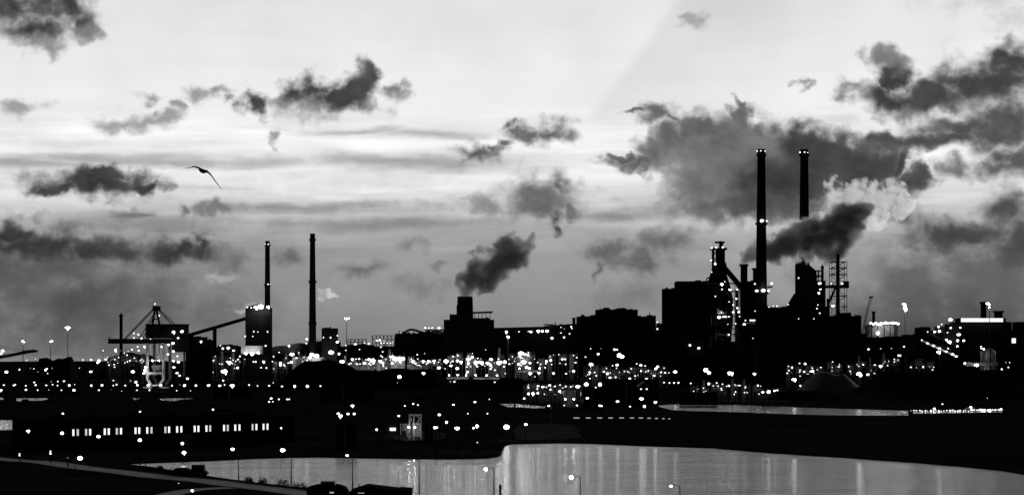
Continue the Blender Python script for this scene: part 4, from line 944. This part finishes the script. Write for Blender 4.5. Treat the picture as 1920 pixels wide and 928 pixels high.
WX = [137.5,145.8,161.3,169,196.4,203.9,219,226.8,254,261,276,284,310,317,332,340,365,372,387,394,420,427,441,449,473.5,480.7,494,501.5]
for x in WX:
    t, yy = along(x); zc = H - ((810.5 - (x-137)*.0308) - HZ)/F*yy
    mb = MB(); wq(mb, t-.26, t+.26, zc-.85, zc+.85, -.06, .05); w = part('window', mb, E[8] if x in (145.8, 161.3, 219, 284, 310, 394, 427, 473.5) else E[4], root)
    mb = MB(); wq(mb, t-.36, t+.36, zc-1.0, zc-.88, -.14, 0); wq(mb, t-.36, t+.36, zc+.88, zc+.98, -.12, 0); wq(mb, t-.02, t+.02, zc-.86, zc+.86, -.09, -.065)
    f = part('frame', mb, M['steel'], w)
mb = MB(); t, yy = along(350); wq(mb, t-1.5, t+1.5, 0, 3.2, -.08, 0); part('door', mb, M['grey'], root)
for x in (118, 521):
    t, yy = along(x if x < 300 else 521); 

# white lock frame
Y = 600; s = Y/F; o = thing('lock_gate_frame', 'white floodlit lift frame with panel, at the lock beside the basin', 'lift frame', (W(780,0,Y).x, Y, 0))
part('panel', MB().prism([(753.5,794),(773,794),(773,793),(790,793),(791,819),(763,819),(761,807),(753.5,807)], Y+3, .6), M['paint'], o)
for x in (767.5, 789.2):
    for dy in (0, 2.4): part('post', MB().bar(W(x,777,Y)+Vector((0,dy,0)), W(x,824,Y)+Vector((0,dy,0)), .17, .17, 8), M['paint'], o)
part('post', MB().bar(W(776,777,Y)+Vector((0,-.4,0)), W(776,824,Y)+Vector((0,-.4,0)), .2, .2, 8), M['paint'], o)
part('top_beam', MB().pbox(766.5,790,776.6,Y-.2,2.8,779.4), M['paint'], o)
part('brace', MB().pbar((768,779),(772,789),Y+.2,1.6).pbar((782,781),(787.5,783),Y+.2,1.4).pbar((787.5,783),(782,793),Y+.1,1.6).pbar((784,794),(790,803),Y+.1,1.4), M['paint'], o)
for x, y in ((766.5,800.5),(778,800.8)): lamp_part(x, y, Y-2.2, 3.6, o, 'floodlight', 3)
part('lamp_post', MB().pbar((778,765),(778,777),Y+1,.7), M['steel'], o)
o = thing('kiosk', 'small lit kiosk left of the white lift frame', 'kiosk', W(737,812,585)); Y = 585
part('wall', MB().pbox(724,751,794,Y,3,815), M['grey'], o); part('roof', MB().pbox(722.5,752,792.6,Y-.4,3.8,793.9), M['steel'], o)
part('window', MB().pbox(731,742,801.5,Y-.08,.1,807), E[4], o)
shed(796, 812, 795, 590, 5, 'narrow grey hut right of the white lift frame', 1.5)

# arm lamp on the headland
def arm_lamp(label, hx, hy, pxp, Y, size, lvl=3, arm_drop=1.2, group='curved arm street lamps', name='street_lamp', pale='steel', lit=True):
    t = thing(name, label, 'street lamp', (W(pxp,0,Y).x, Y, 0), group); top = W(pxp, hy + arm_drop*1.2, Y); hd = W(hx, hy, Y); s = Y/F
    part('pole', MB().bar((top.x, Y, 0), (top.x, Y, top.z*.25), .13, .12, 8).bar((top.x, Y, top.z*.25), top, .09, .06, 8), M[pale], t)
    mid = W(hx + (pxp-hx)*.75, hy - .5, Y)
    mb = MB().bar(top, mid, .06, .05, 6).bar(mid, hd + Vector(((.25 if pxp > hx else -.25),0,.05)), .05, .04, 6); part('arm', mb, M[pale], t)
    part('lamp_hood', MB().ball(hd + Vector((0,0,.16)), .42, 2, (1.2,.6,.3)), M['steel'], t)
    if lit: lamp_part(hx, hy + .4, Y - .1, size, t, 'lamp_head', lvl)
    return t
arm_lamp('tall pale arm lamp on the headland above the basin', 1029, 760, 1033.5, 640, 4.5, 3, 1, pale='grey')
near_l = [(150,858,141,412,9.5,3,'blazing street lamp at the lower left beside the road'),(436,841,447.5,401,7.5,3,'street lamp beside the basin below the right half of the warehouse'),(530,843,546,394,8,3,'street lamp beside the basin just past the warehouse end'),
 (651,853,661,377,6,3,'street lamp whose head merges with a bright streak on the water'),(776,862,786,366,3,2,'dim curved street lamp above the low dark roof'),(911,878,926,347,6.5,3,'street lamp between the low dark roof and the black post'),(1071,893,1088,340,7,3,'street lamp standing alone before the basin, right of the black post'),(1258,910,1275,330,7,3,'lowest, rightmost street lamp before the basin')]
for hx, hy, pp, Y, z, lv, lab in near_l: arm_lamp(lab, hx, hy, pp, Y, z, lv)

# foreground silhouettes
Y = G(0, 889).y - 2; s = Y/F; o = thing('parked_truck', 'dark parked truck with boxy cab on the basin edge', 'truck', W(357,889,Y))
x = lambda a: (a-960)*s; gy = Y
def zt(p): return max(0.05, H-(p-HZ)*s)
part('cab', MB().prism([(359,871.5),(381.5,871.5),(383,882),(388,885),(389,889),(359,889)], Y, 2.3), M['hull'], o)
part('load_bed', MB().prism([(325,889),(325,880.5),(329,877),(348,876.5),(351,879),(358,880),(358,889)], Y+.1, 2.1), M['hull'], o)
part('exhaust', MB().pbar((354,880),(353.5,873),Y+.5,1), M['steel'], o)
part('window', MB().pbox(362,372,873.5,Y-.03,.04,878), M['glass'], o)
for wx in (331, 345, 366, 383):
    w = part('wheel', MB().bar(W(wx,889.5,Y)+Vector((0,-.12,0)), W(wx,889.5,Y)+Vector((0,.35,0)), .5, .5, 14), M['hull'], o)
Y = 352; o = thing('site_cabin', 'dark site cabin with a pale box on its roof by the shore', 'cabin', W(612,926,Y))
part('wall', MB().prism([(575,934),(575,914),(590,910),(600,909.5),(630,909.5),(644,914),(650,922),(652,934)], Y, 5), M['clad'], o)
part('roof_box', MB().pbox(601,628,902.5,Y+1,2.5,909.3), M['grey'], o)
part('window', MB().pbox(618,626,921.5,Y-.05,.06,924), E[5], o)
Y = 347; o = thing('boat_house', 'low dark house with a shallow pitched roof and short chimney by the shore', 'house', W(718,935,Y))
part('wall', MB().pbox(657,770,921,Y,7), M['clad'], o)
part('roof', MB().prism([(655,921),(684,911.5),(745,919),(747,917.3),(770,919.5),(771,922),(655,922)], Y-.5, 8.2), M['roof'], o)
part('chimney', MB().pbox(671.5,673.5,907,Y+3,.4,916), M['steel'], o)
part('skylight', MB().pbox(671,683,923,Y-.06,.07,924.2), E[5], o)
o = thing('mooring_post', 'thick black post standing out of the water near the bottom edge', 'post', W(938,940,352)); part('shaft', MB().bar((W(938,0,352).x,352,-1.5), W(938,908,352), .2, .2, 10), M['steel'], o); part('cap', MB().bar(W(938,908.6,352), W(938,907.8,352), .24, .24, 10), M['steel'], o)
Y = 462; o = thing('marker_post', 'short marker post with a round head at the tip of the basin', 'post', W(262,877,Y)); part('shaft', MB().bar((W(262,0,Y).x,Y,0), W(262,868,Y), .14, .12, 8), M['grey'], o); part('round_head', MB().ball(W(262,867,Y), .32, 2, (1,.5,1.1)), M['grey'], o)
whole('bollard_pole', MB().bar((W(273,0,455).x,455,0), W(273,866.5,455), .08, .08, 6), M['steel'], 'thin dark pole right of the round-headed marker post', 'post')
# shrubs along the shore: many leaf faces
def bush(px, py, w, h, seed, label):
    p = G(px, py); r = random.Random(seed); mb = MB()
    for i in range(420):
        a, e, rr = r.uniform(0, 6.28), r.uniform(0, 1), r.uniform(.3, 1)**.6
        c = Vector((p.x + math.cos(a)*w*rr*(1-e*.5), p.y + math.sin(a)*w*rr*(1-e*.5), h*e*rr + .05)); t = r.uniform(.08, .2)
        d1 = Vector((r.uniform(-1,1), r.uniform(-1,1), r.uniform(-1,1))).normalized()*t; d2 = Vector((r.uniform(-1,1), r.uniform(-1,1), r.uniform(-1,1))).normalized()*t
        mb.bm.faces.new([mb.bm.verts.new(c-d1), mb.bm.verts.new(c+d2), mb.bm.verts.new(c+d1)])
    t = thing('shrub', label, 'shrub', p, 'shrubs along the shore'); part('crown', mb, M['leaf'], t)
    part('trunk', MB().bar(p, p+Vector((0,0,h*.6)), .06, .03, 5), M['steel'], t)
bush(466, 903, 1.0, 1.0, 1, 'small shrub on the shore below the second street lamp'); bush(493, 906, 1.1, 1.1, 2, 'rounder shrub on the shore left of the third street lamp')
bush(530, 911, 1.6, 1.3, 3, 'wide shrub at the foot of the third street lamp'); bush(300, 878, .8, .6, 4, 'low shrub left of the parked truck'); bush(560, 915, 2.0, 1.2, 5, 'shrub beside the dark site cabin')

# barge, jetty, quay edge line
Y = 840; o = thing('barge', 'long low dark barge with lamps at both ends below the canal', 'barge', W(1565,812,Y))
part('hull', MB().prism([(1462,803.5),(1470,804.8),(1600,808.3),(1658,808),(1666,806),(1662,813),(1470,811)], Y-40, 9), M['hull'], o)
part('hatch_cover', MB().prism([(1474,803.8),(1640,808),(1640,809),(1474,805.6)], Y-41, 5), M['grey'], o)
part('wheelhouse', MB().pbox(1652,1662,801,Y-38,5,808), M['hull'], o)
for x, y, z in ((1464,798.5,4),(1470,799,3.6),(1655,804,3.2),(1661,804.5,2.6),(1660.5,809,2.8)): lamp_part(x, y, Y-43, z, o)
Y = 905; o = thing('lit_jetty', 'long jetty edged by a dense string of small lamps right of the canal', 'jetty', W(1800,775,Y))
part('deck', MB().prism([(1706,772.5),(1800,771),(1882,770),(1882,772.2),(1800,773.2),(1706,774)], Y, 8), M['conc'], o)
mb = MB()
for i in range(24): mb.pbar((1710+i*7.4,773),(1710+i*7.4,778),Y+1,1)
part('pile', mb, M['steel'], o)
for i in range(34):
    x = 1709 + i*5.1; lamp_part(x + rnd.uniform(-1,1), 769.5 + rnd.uniform(-.8,.8) - (1.6 if x > 1820 else 0), Y-2, rnd.choice((1.6,2.4,3)) + (1.6 if x > 1820 else 0), o)
part('lit_shed', MB().prism([(1810,768),(1816,764),(1826,764),(1832,768)], Y+3, 4), M['paint'], o); lamp_part(1820,763,Y-2,4,o,'lamp',7); lamp_part(1766.8,757,Y+3,3,o); lamp_part(1752,766,Y-3,5,o,'lamp',7)  # last lamp is an extra, added for a bright streak on the water
mb = MB()
for i in range(9): mb.pbar((1836+i*5,766),(1833+i*5,772.5),Y-1,1.5)
part('fender', mb, M['paint'], o)
Y = 800; o = thing('moored_pontoon', 'line of faintly lit pontoon panels on the curved middle bank', 'pontoon', W(1160,786,Y))
part('walkway', MB().prism([(1068,787.5),(1150,786.5),(1230,788),(1280,791),(1280,792),(1150,788.2),(1068,789)], Y-15, 3), M['grey'], o)
for i, (x, w) in enumerate(((1081,11),(1103,9),(1124.5,9),(1145,8),(1165.5,8.5),(1184.5,8.5),(1202,8),(1217,6),(1231,5),(1244,4),(1255,3))):
    part('light_panel', MB().pbox(x-w/2, x+w/2, 782 + max(0,(x-1200)*.03), Y-14, .6, 783.9 + max(0,(x-1200)*.03)), E[5], o)
# dark fence posts line along headland
Y = 600; o = thing('quay_fence', 'low railing lit by the lamp on the headland', 'fence', W(1000,815,Y)); mb = MB()
for i in range(26): mb.bar(G(972+i*4.2, 822), G(972+i*4.2, 822)+Vector((0,0,1.0)), .05, .05, 4)
part('post', mb, M['grey'], o); part('rail', MB().bar(G(970,822)+Vector((0,0,1)), G(1080,822)+Vector((0,0,1)), .04, .04, 4), M['grey'], o)

# ------------------------------------------------------------------ seagull
Y = 62.0
def gull():
    mb = MB(); s = Y/F
    pts = [(347,317,.05,-.55),(356,315.5,.4,-.4),(362,313,.9,-.2),(368,313,1.3,-.05),(374,315.8,1.7,.0),(379,319,2.3,.05),(384,320.3,2.3,.05),(390,322.5,1.8,.05),(396,328,1.5,-.05),(402,337,1.1,-.2),(410,347.5,.7,-.4),(419,358,.05,-.6)]
    rows = []
    for i, (px, py, ch, back) in enumerate(pts):
        p = W(px, py, Y); c = ch * .12 + .012; th = ch * .009 + .004; y0 = back * .3; tl = c * .30
        rows.append([mb.bm.verts.new(p + Vector((0, y0 - c/2, -tl*.6))), mb.bm.verts.new(p + Vector((0, y0 - c*.05, th*1.8))), mb.bm.verts.new(p + Vector((0, y0 + c/2, tl*.5))), mb.bm.verts.new(p + Vector((0, y0 - c*.05, -th*1.8)))])
    for a, b in zip(rows, rows[1:]):
        for k in range(4): mb.bm.faces.new((a[k], b[k], b[(k+1) % 4], a[(k+1) % 4]))
    mb.bm.faces.new(rows[0]); mb.bm.faces.new(rows[-1][::-1])
    c = W(381.5, 321.5, Y)
    prof = [(-.24,.01,.04),(-.20,.03,.03),(-.12,.055,.0),(0,.07,-.01),(.10,.06,0),(.16,.04,.02),(.20,.042,.03),(.24,.03,.03),(.27,.008,.02)]
    rs = []
    for yy, rr, zz in prof:
        rs.append([mb.bm.verts.new(c + Vector((math.cos(6.2832*k/10)*rr*1.15 + yy*-.62, yy*.8, math.sin(6.2832*k/10)*rr*.9 + zz + yy*.12))) for k in range(10)])
    for a, b in zip(rs, rs[1:]):
        for k in range(10): mb.bm.faces.new((a[k], a[(k+1) % 10], b[(k+1) % 10], b[k]))
    mb.bm.faces.new(rs[0][::-1]); mb.bm.faces.new(rs[-1])
    o = whole('seagull', mb, M['bird'], 'dark seagull gliding with drooping outstretched wings', 'bird', None, True)
    o.modifiers.new('s', 'SUBSURF').render_levels = 2
gull()

# ------------------------------------------------------------------ smoke and steam
def plume(name, label, Y, blobs, dens, albedo, nscale, rag, soft, aniso=.4, emis=0):
    """blobs: (px, py, r_px, depth offset m)"""
    c0 = W(blobs[0][0], blobs[0][1], Y); s = Y/F; mb = MB()
    for (px, py, r, dy) in blobs:
        p = W(px, py, Y) + Vector((0, dy, 0)) - c0; mb.ball(p, r*s*1.62, 2)
    mt = bpy.data.materials.new(name); mt.use_nodes = True; t = mt.node_tree; t.nodes.clear()
    tc = t.nodes.new('ShaderNodeTexCoord'); oc = tc.outputs['Object']
    wn = noise(t, oc, nscale, 5, .6); n2 = noise(t, oc, nscale*2.2, 6, .65).outputs['Fac']
    amp = rag * 14 * s / .52
    q_ = vm(t, 'ADD', oc, vm(t, 'MULTIPLY', vm(t, 'SUBTRACT', wn.outputs['Color'], (.5,.5,.5)), (amp, amp, amp)))
    mn = None
    for (px, py, r, dy) in blobs:
        p = W(px, py, Y) + Vector((0, dy, 0)) - c0; k = 1/(r*s*1.38)
        ln = vm(t, 'LENGTH', vm(t, 'MULTIPLY_ADD', q_, (k,k,k), (-p.x*k, -p.y*k, -p.z*k)))
        mn = ln if mn is None else m(t, 'MINIMUM', mn, ln)
    f = m(t, 'ADD', m(t, 'SUBTRACT', 1.0, mn), m(t, 'MULTIPLY', m(t, 'SUBTRACT', n2, .5), rag))
    dn = m(t, 'MULTIPLY', smooth(t, f, .02, soft), dens)
    pv = t.nodes.new('ShaderNodeVolumePrincipled'); pv.inputs['Color'].default_value = (albedo, albedo, albedo, 1)
    pv.inputs['Anisotropy'].default_value = aniso; t.links.new(dn, pv.inputs['Density'])
    ou = t.nodes.new('ShaderNodeOutputMaterial'); t.links.new(pv.outputs[0], ou.inputs['Volume'])
    o = link(name, mb.mesh(name, mt)); o.location = c0
    md = o.modifiers.new('u', 'REMESH'); md.mode = 'VOXEL'; md.voxel_size = 6*s
    tag(o, label, 'smoke', 'plumes above the works', 'stuff')
    try: mt.cycles.volume_step_rate = .35
    except Exception: pass
    return o
plume('smoke_plume', 'dark billowing plume leaning right from the short fat stack', 2025,
  [(872,556,11,0),(870,545,14,0),(868,532,15,2),(884,522,22,0),(905,525,24,4),(925,534,15,-4),(862,518,9,0),(895,498,20,5),(925,508,24,0),(945,490,26,-3),(975,478,22,3),(950,460,20,0),(985,458,15,0),(962,436,7,0),(975,446,9,0),(998,446,9,0),(886,474,8,0),(905,470,10,2),(922,470,10,0),(1000,462,9,0)],
  .26, .92, .05, 1.6, .42, .45)
plume('steam_plume', 'long grey steam bank drifting up and right past the farther tall chimney', 1850,
  [(1395,492,9,0),(1399,484,12,0),(1408,476,16,0),(1424,472,19,0),(1442,470,21,0),(1462,466,23,0),(1485,458,25,0),(1510,455,24,0),(1537,448,26,0),(1560,432,28,0),(1585,416,27,0),(1606,402,20,0),(1626,392,11,0),(1545,475,17,0),(1568,468,20,0),(1585,450,18,0),(1520,482,12,0),(1490,480,10,0),(1600,440,14,0),(1440,455,9,0),(1500,435,10,0),(1530,420,12,0),(1502,438,21,0),(1526,428,22,0),(1482,445,14,0)],
  .30, .935, .05, 1.6, .40, .45)
plume('steam_cloud', 'pale ragged steam curls above the long grey steam bank', 1870,
  [(1545,412,13,0),(1560,395,14,0),(1590,388,22,0),(1563,368,14,0),(1557,345,11,0),(1566,336,7,0),(1600,368,20,0),(1628,382,20,0),(1635,352,16,0),(1660,375,20,0),(1682,360,15,0),(1612,346,9,0),(1700,382,14,0),(1640,408,18,0),(1590,352,10,0),(1670,342,8,0),(1650,396,18,0),(1625,412,15,0),(1682,400,12,0)],
  .09, .985, .07, 2.6, .5, .7)
plume('flare_smoke', 'thin smoke curling off the tip of the lattice flare tower', 1842, [(1571,470,6,0),(1576,460,9,0),(1583,448,12,0)], .06, .85, .06, .8, .5)
plume('coke_steam', 'glowing steam drifting right of the coking tower', 1930, [(520,640,20,0),(530,620,24,0),(518,600,18,0),(545,645,22,0),(540,600,20,0)], .006, .97, .04, .8, .8)

# ------------------------------------------------------------------ pieces that repeat become parts of their own
def split(o):
    me = o.data; nv_ = len(me.vertices); par = list(range(nv_))
    def find(i):
        while par[i] != i: par[i] = par[par[i]]; i = par[i]
        return i
    for e in me.edges:
        a, b = find(e.vertices[0]), find(e.vertices[1])
        if a != b: par[a] = b
    roots = {}
    for i in range(nv_): roots.setdefault(find(i), []).append(i)
    if len(roots) < 2: return
    base = o.name.split('.')[0]
    for k, ids in enumerate(roots.values()):
        mp = {v: j for j, v in enumerate(ids)}
        fs = [[mp[v] for v in p.vertices] for p in me.polygons if p.vertices[0] in mp]
        nm = bpy.data.meshes.new(base); nm.from_pydata([me.vertices[v].co for v in ids], [], fs); nm.materials.append(me.materials[0])
        if k == 0: first = nm; continue
        c = o.copy(); c.data = nm; col.objects.link(c)
    o.data = first
for o in [x for x in col.objects if x.type == 'MESH' and x.name.split('.')[0] in ('post', 'pipe', 'leg', 'roof_vent', 'lit_pipe', 'pile', 'stay', 'flue', 'fender', 'lit_tray', 'brace', 'roof_glazing', 'guide_post', 'brace_pipe', 'load_bed', 'pipework', 'roof_rail')]: split(o)
